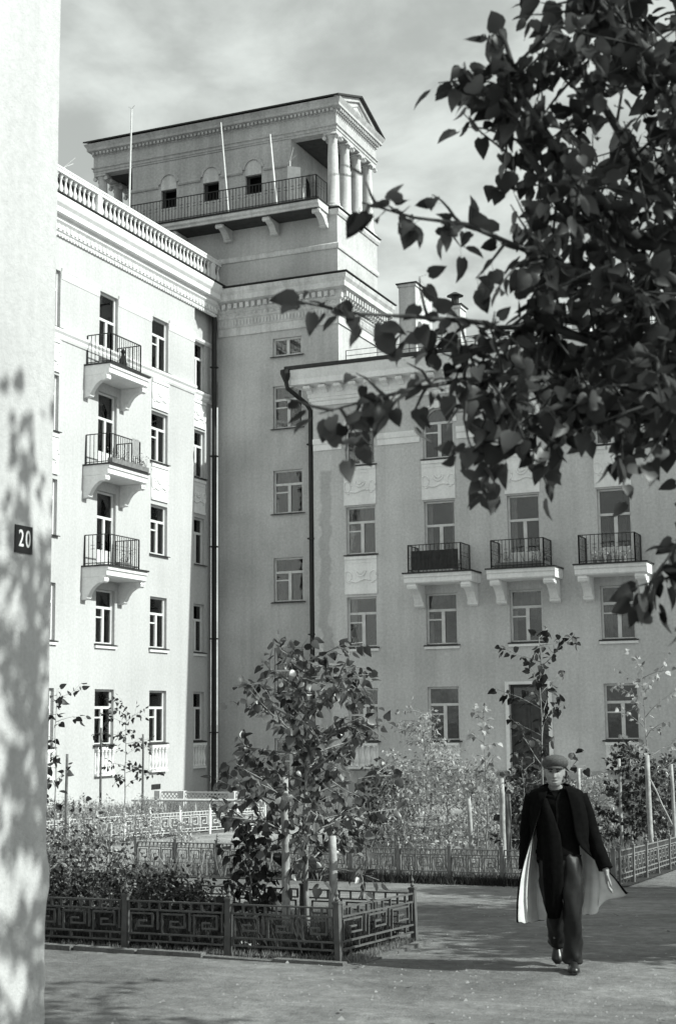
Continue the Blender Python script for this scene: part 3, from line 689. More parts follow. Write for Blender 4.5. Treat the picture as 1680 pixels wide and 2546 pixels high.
# ---------------- right wing
RW = thing('apartment_building', (-22.0, YR, GB), 'shaded four storey wing with modillion cornice, arched top windows and three balconies', 'building')
XW0, XW1 = -21.45, -3.2
colsR = [(-20.19, -19.04), (-17.19, -16.04), (-14.15, -13.0), (-11.01, -9.86), (-7.9, -6.75)]
floR = {1: (1.20, 3.05), 2: (4.50, 6.30), 3: (7.83, 9.57), 4: (11.10, 12.95)}
ops = []; winsR = []
for ci, (a, b) in enumerate(colsR):
    for fl, (c, d) in floR.items():
        if ci == 2 and fl == 1: continue
        dr = fl == 3 and 1 <= ci <= 3
        o = (a, b, 6.99 if dr else c, d) + (('arch',) if fl == 4 else ()); ops.append(o); winsR.append((o, 'door' if dr else 'std', ci, fl))
DOOR = (-14.25, -12.90, -.55, 3.08); ops.append(DOOR)
mb = MB(); facade(mb, FR, XW0, XW1, -.30, 14.0, ops)
mb.quad((XW0, YR, -.3), (XW0, YT + .2, -.3), (XW0, YT + .2, 14.0), (XW0, YR, 14.0))
mb.box(XW0, XW1, YR + 1.6, YR + 12, GB, 14.0); mb.quad((XW1, YR, GB), (XW1, YR + 1.6, GB), (XW1, YR + 1.6, 14), (XW1, YR, 14))
mb.build('wall', M['wall_r'], RW, recalc=False)
mb = MB(); facade(mb, lambda u, w, z: (u, YR - .06 - w, z), XW0 - .06, XW1, GB - .2, .16, [(DOOR[0], DOOR[1], GB - .2, .16)], .06)
mb.quad((XW0 - .06, YR - .06, .16), (XW1, YR - .06, .16), (XW1, YR, .20), (XW0 - .06, YR, .20))
mb.build('plinth', M['plinth'], RW, recalc=False)
cur = {(1, 3): 2, (2, 3): 1, (3, 3): 5, (1, 2): 4, (2, 2): 4, (3, 2): 5, (1, 1): 3, (3, 1): 0, (0, 3): 3, (0, 2): 1, (0, 4): 3}
for o, st, ci, fl in winsR:
    window(RW, FR, o, M['frame'], st, sill=(st == 'std'), curtain=cur.get((ci, fl), 3), sill_trim=(fl == 2))
for ci, (a, b) in enumerate(colsR):
    relief(RW, FR, a - .06, b + .03, 9.63, 11.03, M['trim'])
    if ci in (0, 4): relief(RW, FR, a - .06, b + .03, 6.40, 7.76, M['trim'])
    if ci != 2: baluster_panel(RW, FR, a + .02, b - .02, .24, 1.13)
    if 1 <= ci <= 3:
        m_ = {1: (-17.65, -15.12), 2: (-14.66, -12.22), 3: (-11.64, -9.17)}[ci]
        bal = balcony(RW, FR, m_[0], m_[1], 6.97, 1.08, bw_=.30, rail=(.2, .42), inset=.14, scale=.95, rail_h=.95, motif=True)
mb = MB()                                           # impost band between the arched windows
us = [XW0] + [x for c in colsR for x in (c[0] - .12, c[1] + .12)] + [XW1]
for k in range(0, len(us), 2):
    a, b = us[k], us[k + 1]
    mb = MB(); mb.prism([(.003, 11.74), (.04, 11.74), (.04, 11.94), (.08, 11.98), (.10, 12.10), (.10, 12.16), (.003, 12.19)], a, b, FR)
    mb.build('impost_band', M['trim'], RW)
for (a, b) in colsR:                                # archivolts
    m = MB(); uc = (a + b) / 2; n = 14; zc = 12.95 - (b - a) / 2; r0, r1 = (b - a) / 2 + .01, (b - a) / 2 + .14
    for k in range(n):
        t0, t1 = math.pi * k / n, math.pi * (k + 1) / n
        vs = [(uc - rr * math.cos(tt), ww, zc + rr * math.sin(tt)) for ww in (.003, .05) for rr, tt in ((r1, t0), (r1, t1), (r0, t1), (r0, t0))]
        m.add([FR(*p) for p in vs], [(0, 1, 2, 3), (7, 6, 5, 4), (0, 4, 5, 1), (2, 6, 7, 3)])
    m.box(uc - .09, uc + .09, .05, .11, 12.90, 13.16, FR)
    m.build('archivolt', M['trim'], RW)
RC = [(.003, 13.42), (.06, 13.42), (.06, 13.56), (.12, 13.60), (.12, 13.70), (.16, 13.72), (.16, 14.12), (.62, 14.16), (.62, 14.36), (.68, 14.46), (.76, 14.62), (.76, 14.70), (-.3, 14.72)]
m = MB(); n = len(RC)
rr = [[(XW0 - w, YT + .15, z) for w, z in RC], [(XW0 - w, YR - w, z) for w, z in RC], [(XW1, YR - w, z) for w, z in RC]]
m.add([p for r in rr for p in r], [(r * n + i, r * n + (i + 1) % n, (r + 1) * n + (i + 1) % n, (r + 1) * n + i) for r in range(2) for i in range(n)] + [tuple(range(n)), tuple(range(2 * n, 3 * n))])
m.build('cornice', M['trim'], RW)
m = MB(); m.prism([(0, 0), (.34, 0), (.36, -.06), (.30, -.12), (.12, -.16), (.06, -.24), (0, -.26)], -.11, .11, lambda u, w, z: (u, -w, z))
m.tube([(-.13, -.30, -.06), (.13, -.30, -.06)], .055, 8)
MOD = m.mesh('modillion', M['trim'])
x = XW0 - .05
while x < XW1 - .2:
    inst('modillion', MOD, RW, (x, YR - .163, 14.115)); x += .60
mb = MB(); mb.box(XW0 - .80, XW1, YR - .82, YR - .70, 14.722, 14.84); mb.box(XW0 - .82, XW0 - .72, YR - .70, YT + .15, 14.722, 14.84); mb.build('gutter', M['flash'], RW)
mb = MB(); y0, y1, yr = YR - .68, YR + 12.6, YR + 6; zr_ = 16.6
mb.add([(XW0 - .70, y0, 14.78), (XW1, y0, 14.78), (XW1, yr, zr_), (XW0 + 2.6, yr, zr_), (XW0 - .70, y1, 14.78), (XW1, y1, 14.78)], [(0, 1, 2, 3), (3, 2, 5, 4), (0, 3, 4)])
rf = mb.build('roof', M['roof'], RW, recalc=False)
mb = MB(); xq = XW0
while xq < XW1: mb.bar((xq, y0 + .05, 14.83), (xq, yr - .05, zr_ + .02), .035, .05); xq += .7
mb.build('standing_seams', M['roof'], rf, kind='stuff')
mb = MB()
for z in (.25, .45): mb.bar((XTR + .6, YR + .2, 15.0 + z), (XW1, YR + .2, 15.0 + z), .02)
xq = XTR + .6
while xq < XW1: mb.bar((xq, YR + .2, 14.95), (xq, YR + .2, 15.46), .022); xq += 1.25
mb.build('roof_railing', M['rail'], rf)
def chimney(x0, x1, y0, y1, z1, cap=.1):
    m = MB(); m.box(x0, x1, y0, y1, 15.4, z1 - .16); m.box(x0 - .05, x1 + .05, y0 - .05, y1 + .05, z1 - .16, z1 - .05)
    c_ = m.build('chimney', M['tower_trim'], RW); m = MB(); m.box(x0 - cap, x1 + cap, y0 - cap, y1 + cap, z1 - .05, z1); m.build('cap', M['flash'], c_)
chimney(-20.27, -19.55, 53.9, 55.9, 19.62); chimney(-18.35, -17.75, 54.2, 54.9, 18.55); chimney(-13.2, -12.5, 54.2, 55.4, 19.3)
mb = MB(); mb.tube([(-18.05, 54.5, 18.5), (-18.05, 54.5, 18.95)], .16, 8); mb.lathe([(.36, 0), (.08, .16)], (-18.05, 54.5, 18.98), 8); mb.build('chimney_cowl', M['flash'], RW)
mb = MB(); px_ = XW0 - .16
mb.lathe([(.09, 0), (.21, .28), (.21, .42)], (XW0 - .78, YR - .70, 14.30), 10)
mb.tube([(XW0 - .78, YR - .70, 14.35), (XW0 - .74, YR - .66, 14.05), (px_ - .1, YR - .05, 13.55), (px_, YR + .1, 13.3), (px_, YR + .1, GB + .3), (px_ + .02, YR - .1, GB + .1)], .085, 10)
for z in (1.5, 5, 8.5, 12): mb.box(px_ - .12, px_ + .12, YR - .02, YR + .22, z, z + .05)
mb.build('downpipe', M['darkmetal'], RW)
# entrance door
a, b, c, d = DOOR; m = MB(); FD = lambda u, w, z: FR(u, w - .20, z)
m.box(a + .004, a + .09, -.04, .05, c, d - .004, FD); m.box(b - .09, b - .004, -.04, .05, c, d - .004, FD); m.box(a + .09, b - .09, -.04, .05, d - .10, d - .004, FD); m.box(a + .09, b - .09, -.04, .05, 2.42, 2.52, FD)
dr = m.build('door', M['door'], RW)
for (u0, u1) in ((a + .09, (a + b) / 2 - .006), ((a + b) / 2 + .006, b - .09)):
    m = MB(); m.box(u0, u1, -.03, .015, c, 2.42, FD)
    for (q0, q1) in ((c + .2, c + .95), (c + 1.1, c + 1.9), (c + 2.05, 2.3)):
        m.box(u0 + .1, u1 - .1, .015, .03, q0, q1, FD); m.box(u0 + .16, u1 - .16, .03, .042, q0 + .06, q1 - .06, FD)
    m.build('door_leaf', M['door'], dr)
m = MB(); m.box(a + .09, b - .09, -.01, -.005, 2.52, d - .10, FD); m.build('pane', M['glass'], dr)
m = MB(); m.quad(FD(a, -.6, 2.4), FD(b, -.6, 2.4), FD(b, -.6, d), FD(a, -.6, d)); m.build('interior', M['room'], dr, recalc=False)
m = MB(); m.tube([FD((a + b) / 2 + .08, .04, c + 1.02), FD((a + b) / 2 + .08, .07, c + 1.2)], .015, 6); m.build('handle', M['frame'], dr)
mb = MB()
for (u0, u1) in ((a - .13, a - .003), (b + .003, b + .13)): mb.box(u0, u1, .003, .07, GB, d + .1, FR)
mb.box(a - .003, b + .003, .003, .07, d + .003, d + .1, FR); mb.build('door_surround', M['trim'], RW)
mb = MB(); mb.box(a - .4, b + .4, YR - 1.3, YR - .12, GB - .1, -.56); mb.box(a - .6, b + .6, YR - 1.7, YR - 1.3, GB - .1, -.72); tag(mb.build('doorstep', M['plinth']), 'low stone steps at the dark double entrance door', 'steps')

# ---------------- near wall with the house number
NX, NY = -5.89, 8.60
NB = thing('corner_building', (NX, NY, 0), 'whitewashed wall of the near house carrying the number plate', 'building')
rn = random.Random(3); mb = MB()
zs = [-.05 + .12 * k for k in range(110)]; jag = [rn.uniform(-.003, .003) + (.03 if z < .35 else 0) * rn.random() + .05 * max(0, 1 - ((z - .96) / .2) ** 2) for z in zs]
ys = [8.60, 8.585, 8.5, 8.2, 7.6, 6.0, 2.0, -6.0]
for i in range(len(zs) - 1):
    for k in range(len(ys) - 1):
        f = lambda kk, ii: (NX - (.014 if kk == 0 else 0) + 0, ys[kk] + (jag[ii] if kk < 2 else 0), zs[ii])
        mb.quad(f(k, i), f(k + 1, i), f(k + 1, i + 1), f(k, i + 1))
    mb.quad((NX - .014, 8.6 + jag[i], zs[i]), (NX - .014, 8.6 + jag[i + 1], zs[i + 1]), (NX - 9, 8.6, zs[i + 1]), (NX - 9, 8.6, zs[i]))
mb.build('wall', M['near'], NB, recalc=False)
mb = MB(); mb.box(NX - 9, NX - .05, -6, 8.55, 0, 13.0); mb.build('wall_core', M['near'], NB)
mb = MB(); mb.box(NX - 9.2, NX + .35, -6.2, 8.85, 13.0, 13.25); mb.build('eaves', M['trim'], NB)
NP = thing('number_plate', (NX + .004, 8.245, 3.275), 'dark enamel house number plate reading 20 on the white wall', 'sign')
mb = MB(); mb.box(NX + .002, NX + .010, 8.145, 8.345, 3.18, 3.37); mb.build('plate', M['plate'], NP)
def digit(txt, y):
    cu = bpy.data.curves.new('digit', 'FONT'); cu.body = txt; cu.size = 0.165; cu.extrude = 0.0012; cu.align_x = 'CENTER'; cu.align_y = 'CENTER'; cu.offset = 0.0016
    ob = bpy.data.objects.new('tmp', cu); COL.objects.link(ob); dg = bpy.context.evaluated_depsgraph_get(); me = bpy.data.meshes.new_from_object(ob.evaluated_get(dg)); bpy.data.objects.remove(ob)
    me.name = 'digit'; me.materials.clear(); me.materials.append(M['digit'])
    o = bpy.data.objects.new('digit', me); COL.objects.link(o); o.parent = NP
    o.matrix_local = Matrix.Translation(Vector((NX + .0125, y, 3.275)) - ORG[NP.name]) @ Euler((math.pi / 2, 0, math.pi / 2)).to_matrix().to_4x4() @ Matrix.Diagonal((.74, 1, 1, 1))
digit('2', 8.208); digit('0', 8.288)
#@@PART2
# ------------------------------------------------------------------ iron fences with a key pattern
def key_panel_mesh(L, mats, zlo=0.08, zhi=0.46, t=0.0135, units=3):
    m = MB(); B = lambda u0, u1, z0, z1: m.box(u0, u1, -.011, .011, z0, z1)
    B(0, L, zhi - t, zhi); B(0, L, zlo, zlo + t); z2 = zhi - .075; B(0, L, z2 - t, z2)
    z3 = zlo + .065; B(0, L, z3, z3 + t)
    n = units * 3
    for k in range(n + 1):
        u = (L - t) * k / n
        B(u, u + t, z2 + .001, zhi - t - .001)
        if k % 2 == 0: B(u, u + t, zlo + t + .001, z3 - .001)
    P = L / units; h0, h1 = z3 + t + .001, z2 - t - .001; H = h1 - h0
    for k in range(units):
        u = k * P; q = lambda a, b, c, d: m.box(u + a * P, u + b * P, -.009, .009, h0 + c * H, h0 + d * H); w = t / P; v = t / H
        q(.06, .06 + w, 0, .84); q(.06, .80, .84 + .001, .84 + v); q(.80 - w, .80, .26, .84); q(.32, .80 - w, .26, .26 + v); q(.32, .32 + w, .26 + v, .58); q(.32 + w, .58, .58 - v, .58)
        q(.92, .92 + w, .16, 1.0); q(.40, .92, .0, .10 * 0 + v * .9) if False else None
    return m.mesh('panel', mats)
def post_mesh(mat, h=0.50):
    m = MB(); s = .026
    m.box(-s, s, -s, s, -.12, h - .02); m.box(-s * 1.25, s * 1.25, -s * 1.25, s * 1.25, h - .02, h)
    m.lathe([(.010, 0), (.022, .02), (.010, .04), (.020, .062), (.008, .085), (.002, .11)], (0, 0, h), 8)
    return m.mesh('post', mat)
PANELS = {}; POSTS = {}
def fence(name, pts, label, mat, group=None, step=0.95, h=0.50):
    """posts and panels along a polyline on the ground"""
    P0 = pts[0]; T = thing(name, (P0[0], P0[1], gz(*P0)), label, 'fence', group)
    if (mat, h) not in POSTS: POSTS[(mat, h)] = post_mesh(M[mat], h)
    spots = []
    for i in range(len(pts) - 1):
        a, b = Vector(pts[i]), Vector(pts[i + 1]); L = (b - a).length; n = max(1, round(L / step))
        for k in range(n): spots.append((a.lerp(b, k / n), a.lerp(b, (k + 1) / n)))
    for k, (a, b) in enumerate(spots):
        za, zb = gz(a.x, a.y), gz(b.x, b.y); ang = math.atan2(b.y - a.y, b.x - a.x)
        inst('post', POSTS[(mat, h)], T, (a.x, a.y, za), (rt.uniform(-.03, .03), rt.uniform(-.03, .03), ang))
        L = round((b - a).length - .075, 2); key = (mat, L, h)
        if key not in PANELS: PANELS[key] = key_panel_mesh(L, M[mat], zlo=.09, zhi=h - .05)
        d = (b - a).normalized() * .037
        inst('panel', PANELS[key], T, (a.x + d.x, a.y + d.y, za), (0, -math.atan2(zb - za, (b - a).length), ang))
    e = spots[-1][1]; inst('post', POSTS[(mat, h)], T, (e.x, e.y, gz(e.x, e.y)))
    return T
rt = random.Random(11)
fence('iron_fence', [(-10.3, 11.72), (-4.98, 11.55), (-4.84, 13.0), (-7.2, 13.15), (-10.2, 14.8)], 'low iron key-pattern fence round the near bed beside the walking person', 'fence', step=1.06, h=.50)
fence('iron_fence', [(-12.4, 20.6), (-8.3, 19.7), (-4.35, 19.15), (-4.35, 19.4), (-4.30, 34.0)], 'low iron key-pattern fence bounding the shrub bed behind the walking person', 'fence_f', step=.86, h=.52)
fence('iron_fence', [(-17.75, 24.5), (-17.3, 29.3), (-16.2, 33.0)], 'white painted key-pattern fence in front of the lattice screen', 'fence_w', step=.95, h=.60)
fence('iron_fence', [(-24.3, 33.6), (-22.6, 34.2)], 'short dark key-pattern fence below the balconied sunlit wall', 'fence_d', step=.85, h=.55)

# low kerb stones under the near fence
kb = thing('kerb', (-4.98, 11.48, 0), 'low line of worn kerb stones under the near iron fence', 'kerb')
for (x0, y0, x1, y1) in ((-10.3, 11.60, -4.86, 11.43), (-4.80, 11.46, -4.70, 13.0)):
    n_ = int(math.hypot(x1 - x0, y1 - y0) / .62)
    for k in range(n_):
        a_, b_ = Vector((x0, y0, 0)).lerp(Vector((x1, y1, 0)), (k + .02) / n_), Vector((x0, y0, 0)).lerp(Vector((x1, y1, 0)), (k + .98) / n_); h_ = .012 + rt.uniform(-.012, .012); off = Vector((0, rt.uniform(-.012, .012), 0))
        m = MB(); m.bar(a_ + off + Vector((0, 0, h_ - .05)), b_ + off + Vector((0, 0, h_ - .05 + rt.uniform(-.008, .008))), .085, .10); m.build('kerb_stone', M['kerb'], kb)

# lattice screen and pipe rail before the tower foot
T = thing('lattice_screen', (-22.0, 40.1, gz(-22, 40)), 'white diagonal lattice screen with square posts at the tower foot', 'fence')
def lattice(x0, x1, y, z0, z1):
    m = MB()
    for z in (z0, z1): m.bar((x0, y, z), (x1, y, z), .04, .05)
    n = int((x1 - x0) / .13); H = z1 - z0
    for k in range(-8, n + 1):
        for s in (0, 1):
            ua, ub = x0 + k * .13, x0 + k * .13 + H
            pa, pb = (ua, z0), (ub, z1)
            if s: pa, pb = (ua, z1), (ub, z0)
            ca, cb = max(ua, x0), min(ub, x1)
            if cb - ca < .03: continue
            f = lambda u: pa[1] + (pb[1] - pa[1]) * (u - ua) / H
            m.bar((ca, y + s * .014, f(ca)), (cb, y + s * .014, f(cb)), .010, .026)
    m.build('lattice_panel', M['fence_w'], T)
g0 = gz(-22, 40)
for (x0, x1) in ((-23.28, -22.66), (-22.44, -20.9), (-20.68, -19.2)): lattice(x0, x1, 40.15, g0 + .10, g0 + .62)
for x in (-23.4, -22.55, -20.79): 
    mb = MB(); mb.box(x - .10, x + .10, 40.05, 40.25, g0 - .1, g0 + .66); mb.build('post', M['fence_w'], T)
T = thing('pipe_rail', (-21.4, 38.1, gz(-21.4, 38)), 'low white pipe rail standing in front of the lattice screen', 'railing')
mb = MB(); mb.tube([(-23.0, 37.9, g0 + .50), (-19.0, 38.5, g0 + .50)], .04, 8); mb.build('rail', M['fence_w'], T)
for k in range(5):
    x = -22.9 + k * .95; y = 37.9 + (x + 23) * .15; mb = MB(); mb.tube([(x, y, g0 - .1), (x, y, g0 + .47)], .03, 6); mb.build('post', M['fence_w'], T)

# ------------------------------------------------------------------ foliage
def leaf_template(heart=True):
    if heart:
        rib = [(0, 0, 0), (0, .22, -.02), (0, .48, -.01), (0, .76, -.05), (0, 1.0, -.14)]
        edge = [(.20, -.09, .05), (.44, .10, .10), (.44, .36, .09), (.24, .70, .02)]
    else:
        rib = [(0, 0, 0), (0, .3, .02), (0, .65, .0), (0, 1.0, -.10)]; edge = [(.20, .16, .04), (.27, .42, .05), (.14, .76, .0)]
    n, e = len(rib), len(edge); vs = list(rib) + [p for p in edge] + [(-x, y, z) for x, y, z in edge]; fs = []
    for o in (n, n + e):
        fl = o == n + e
        tri = [(0, o, 1)] + [(k + 1, o + k, o + k + 1) for k in range(e - 1)] + [(k + 1, o + k + 1, k + 2) for k in range(e - 1)]
        tri = [t for t in tri if max(t[0], 0) < n and not (t[2] < n and t[2] >= n)]
        tri += [(n - 2, o + e - 1, n - 1)] if e == n - 1 else []
        fs += [t[::-1] if fl else t for t in tri]
    return vs, fs
def leaf_tpl(heart=True, petiole=True):
    vs, fs = leaf_template(heart)
    if petiole:
        o = len(vs); vs += [(-.012, .02, 0), (.012, .02, 0), (.010, -.5, .05), (-.010, -.5, .05)]; fs += [(o, o + 1, o + 2, o + 3)]
    return np.array(vs, float), fs
LEAF_H, LEAF_S = leaf_tpl(True), leaf_tpl(False, False)
def leaf_mesh(tpl, mat, name='leaf', curl=0.0):
    me = bpy.data.meshes.new(name); v = tpl[0].copy()
    v[:, 2] += curl * v[:, 1] ** 2 + curl * .8 * v[:, 0] ** 2 * 2; v[:, 0] = v[:, 0] * (1 - .25 * abs(curl) / .24) + curl * .4 * v[:, 1] ** 2
    me.from_pydata([tuple(p) for p in v], [], tpl[1]); me.materials.append(mat)
    me.polygons.foreach_set('use_smooth', [True] * len(me.polygons)); return me
def orient(axis, up, rng):
    y = axis / (np.linalg.norm(axis) + 1e-9); z = up - y * np.dot(up, y); z = z / (np.linalg.norm(z) + 1e-9); x = np.cross(y, z)
    return np.stack([x, y, z], 1)
def foliage(name, leaves, tpl, mat, parent, kind='stuff'):
    """many leaves as one joined mesh; leaves = [(pos, R, size)]"""
    if not leaves: return None
    v, fs = tpl; nv = len(v); N = len(leaves)
    allv = np.empty((N * nv, 3)); org = np.array(ORG[parent.name])
    vr = np.random.default_rng(N)
    for i, (p, R, s) in enumerate(leaves):
        q = v.copy(); q[:, 0] *= vr.uniform(.72, 1.12); c_ = vr.normal(0, .16); q[:, 2] += c_ * q[:, 1] ** 2 + vr.normal(0, .25) * q[:, 0] * np.abs(q[:, 1]); q[:, 0] += vr.normal(0, .08) * q[:, 1] ** 2
        allv[i * nv:(i + 1) * nv] = (q * s) @ R.T + (np.array(p) - org)
    tris = []
    for f in fs: tris += [(f[0], f[k], f[k + 1]) for k in range(1, len(f) - 1)]
    t = np.array(tris); allt = (t[None] + (np.arange(N) * nv)[:, None, None]).reshape(-1)
    me = bpy.data.meshes.new(name); me.vertices.add(len(allv)); me.vertices.foreach_set('co', allv.ravel())
    nt = len(allt) // 3; me.loops.add(nt * 3); me.loops.foreach_set('vertex_index', allt.astype(np.int32)); me.polygons.add(nt)
    me.polygons.foreach_set('loop_start', np.arange(0, nt * 3, 3, dtype=np.int32)); me.polygons.foreach_set('loop_total', np.full(nt, 3, dtype=np.int32))
    me.polygons.foreach_set('use_smooth', [True] * nt); me.materials.append(mat); me.update(calc_edges=True); me.validate()
    o = bpy.data.objects.new(name, me); COL.objects.link(o); o.parent = parent; ORG[o.name] = ORG[parent.name].copy()
    if kind: o['kind'] = kind
    return o
def leaf_objects(leaves, meshes, parent, rng):
    for p, R, s in leaves:
        o = bpy.data.objects.new('leaf', meshes[rng.integers(len(meshes))]); COL.objects.link(o); o.parent = parent
        m4 = np.eye(4); m4[:3, :3] = R * s; m4[:3, 3] = np.array(p) - np.array(ORG[parent.name]); o.matrix_local = Matrix(m4.tolist())
def twig_leaves(pts, spacing, size, rng, droop=.55, start=.1, spread=.5, upb=.7):
    """leaves set alternately along a twig"""
    P = [np.array(p, float) for p in pts]; out = []; L = sum(np.linalg.norm(P[i + 1] - P[i]) for i in range(len(P) - 1)); s = L * start
    while s < L + spacing:
        d = min(s, L); q = d; i = 0
        while i < len(P) - 2 and q > np.linalg.norm(P[i + 1] - P[i]): q -= np.linalg.norm(P[i + 1] - P[i]); i += 1
        seg = P[i + 1] - P[i]; l = np.linalg.norm(seg) + 1e-9; pos = P[i] + seg * min(1, q / l); t = seg / l
        ax = t * .45 + rng.normal(0, spread, 3) + np.array([0, 0, -droop]); ax /= np.linalg.norm(ax)
        up = np.array([0, 0, upb]) + rng.normal(0, .65, 3); sz = size * rng.uniform(.6, 1.15)
        out.append((pos + ax * sz * .5, orient(ax, up, rng), sz)); s += spacing * rng.uniform(.6, 1.4)
    return out
def bend(a, d, L, n, rng, wob=.12, sag=0.0):
    p = np.array(a, float); d = np.array(d, float); d /= np.linalg.norm(d); out = [p.copy()]
    for k in range(n):
        d = d + rng.normal(0, wob, 3) + np.array([0, 0, -sag]); d /= np.linalg.norm(d); p = p + d * L / n; out.append(p.copy())
    return out
def sapling(name, base, H, R, label, leaf_mat, size, seed, nb=16, z0=.35, nleafobj=0, spacing=.06, trunk_r=.025, bark='bark', lean=(0, 0), cat='tree', group=None, sub=2, tpl=None, up=.7, top=.5):
    rng = np.random.default_rng(seed); b = (base[0], base[1], gz(base[0], base[1])); T = thing(name, b, label, cat, group)
    n = 9; tp = [np.array([b[0] + lean[0] * (k / n) + rng.normal(0, .012) * (k > 0), b[1] + lean[1] * (k / n) + rng.normal(0, .012) * (k > 0), b[2] - .05 + H * .93 * k / n]) for k in range(n + 1)]
    m = MB(); m.tube([Vector(p) for p in tp], [trunk_r * (1 - .78 * k / n) for k in range(n + 1)], 7); m.build('trunk', M[bark], T, smooth=True)
    lv = twig_leaves(tp[-3:], spacing, size, rng, .3, .2); m = MB()
    for k in range(nb):
        f = z0 + (1 - z0) * (k + rng.random()) / nb; i = min(n - 1, int(f * n)); a = tp[i] + (tp[i + 1] - tp[i]) * (f * n - i)
        th = k * 2.4 + rng.normal(0, .4); q = (f - z0) / (1 - z0); L = R * (1.15 - (1 - top) * q) * rng.uniform(.65, 1.1)
        pts = bend(a, (math.cos(th), math.sin(th), rng.uniform(.35, 1.0) * up), L, 4, rng, .14, .05)
        m.tube([Vector(p) for p in pts], [trunk_r * .38 * (1 - .17 * j) for j in range(5)], 5)
        lv += twig_leaves(pts, spacing, size, rng)
        for _ in range(sub):
            j = rng.integers(1, 4); d = pts[j + 1] - pts[j]; d = d / np.linalg.norm(d) + rng.normal(0, .6, 3)
            sp = bend(pts[j], d, L * rng.uniform(.3, .6), 3, rng, .15, .06); m.tube([Vector(p) for p in sp], [trunk_r * .2, trunk_r * .16, trunk_r * .12, trunk_r * .07], 4)
            lv += twig_leaves(sp, spacing, size, rng)
    m.build('branches', M[bark], T, smooth=True)
    tpl = tpl or LEAF_H
    if nleafobj:
        cp = np.array([0, 0, CAMZ]); lv.sort(key=lambda l: np.linalg.norm(l[0] - cp) / l[2]); ms = [leaf_mesh(LEAF_H, M[leaf_mat], 'leaf', c) for c in (-.18, 0, .12, .22)]
        leaf_objects(lv[:nleafobj], ms, T, rng); lv = lv[nleafobj:]
    foliage('foliage', lv, tpl, M[leaf_mat], T); return T

# --- the big poplar leaning into the picture from the right
rng = np.random.default_rng(21)
PT = thing('poplar_tree', (1.9, 6.2, 0), 'large dark-leaved poplar whose boughs hang over the yard', 'tree')
trunk = [(1.9, 6.2, -.1), (1.88, 6.2, 1.2), (1.8, 6.15, 2.6), (1.72, 6.1, 4.0), (1.65, 6.0, 5.4), (1.6, 6.0, 6.8), (1.5, 6.0, 8.0)]
m = MB(); m.tube(trunk, [.20, .16, .14, .115, .09, .06, .03], 10); m.build('trunk', M['bark_d'], PT, smooth=True)
limbs = [  # pixel, depth; how densely each bough is leafed
    ([(1720, 700, 6.0), (1560, 520, 5.7), (1450, 330, 5.5), (1360, 180, 5.3), (1290, 60, 5.2)], 26, .62),
    ([(1800, 560, 6.2), (1600, 330, 6.0), (1500, 120, 5.8), (1450, -80, 5.7)], 24, .62),
    ([(1750, 300, 6.6), (1600, 100, 6.4), (1540, -60, 6.3)], 14, .6),
    ([(1720, 760, 5.9), (1480, 600, 5.5), (1300, 480, 5.3), (1210, 330, 5.15), (1165, 160, 5.05)], 22, .5),
    ([(1720, 800, 5.9), (1420, 660, 5.4), (1240, 590, 5.1)], 24, .60),
    ([(1240, 590, 5.1), (1080, 520, 4.9), (960, 505, 4.75), (840, 470, 4.6)], 7, .22),
    ([(1760, 980, 6.0), (1480, 830, 5.6), (1280, 760, 5.3), (1130, 760, 5.1)], 28, .62),
    ([(1130, 750, 5.1), (960, 735, 4.9), (830, 728, 4.8), (690, 700, 4.7)], 4, .16),
    ([(1760, 1050, 6.0), (1480, 930, 5.5), (1260, 880, 5.25), (1080, 880, 5.0)], 28, .6),
    ([(1080, 880, 5.0), (950, 905, 4.85), (850, 930, 4.8), (740, 960, 4.7)], 9, .26),
    ([(1720, 1040, 5.8), (1460, 940, 5.4), (1300, 940, 5.2), (1160, 1010, 5.05)], 18, .4),
    ([(1780, 1150, 5.6), (1650, 1170, 5.3), (1570, 1260, 5.15), (1500, 1370, 5.05)], 9, .22),
    ([(1700, 900, 6.6), (1500, 760, 6.3), (1380, 560, 6.1), (1330, 420, 6.0)], 22, .62),
    ([(1760, 1000, 6.8), (1560, 900, 6.5), (1420, 820, 6.3), (1300, 800, 6.2)], 22, .60),
    ([(1480, 560, 5.4), (1310, 380, 5.2), (1210, 230, 5.1), (1170, 90, 5.0)], 18, .36),
    ([(1220, 270, 5.05), (1140, 215, 5.0), (1075, 165, 4.95)], 3, .10),
    ([(1300, 960, 5.2), (1180, 1020, 5.05), (1125, 1120, 5.0)], 8, .20),
    ([(1780, 1230, 5.4), (1640, 1270, 5.2), (1550, 1340, 5.1), (1480, 1360, 5.05)], 6, .18),
    ([(1760, 1380, 5.4), (1660, 1410, 5.2), (1580, 1460, 5.1)], 5, .16),
    ([(1640, 240, 5.6), (1500, 120, 5.4), (1400, 20, 5.3), (1330, -60, 5.2)], 20, .45),
    ([(1620, 1000, 5.2), (1560, 930, 5.0), (1520, 830, 4.9)], 12, .40),
]
big = []; wood = MB()
def lerp_poly(P, f):
    P = [np.array(p) for p in P]; x = f * (len(P) - 1); i = min(len(P) - 2, int(x)); return P[i] + (P[i + 1] - P[i]) * (x - i), (P[i + 1] - P[i]) / np.linalg.norm(P[i + 1] - P[i])
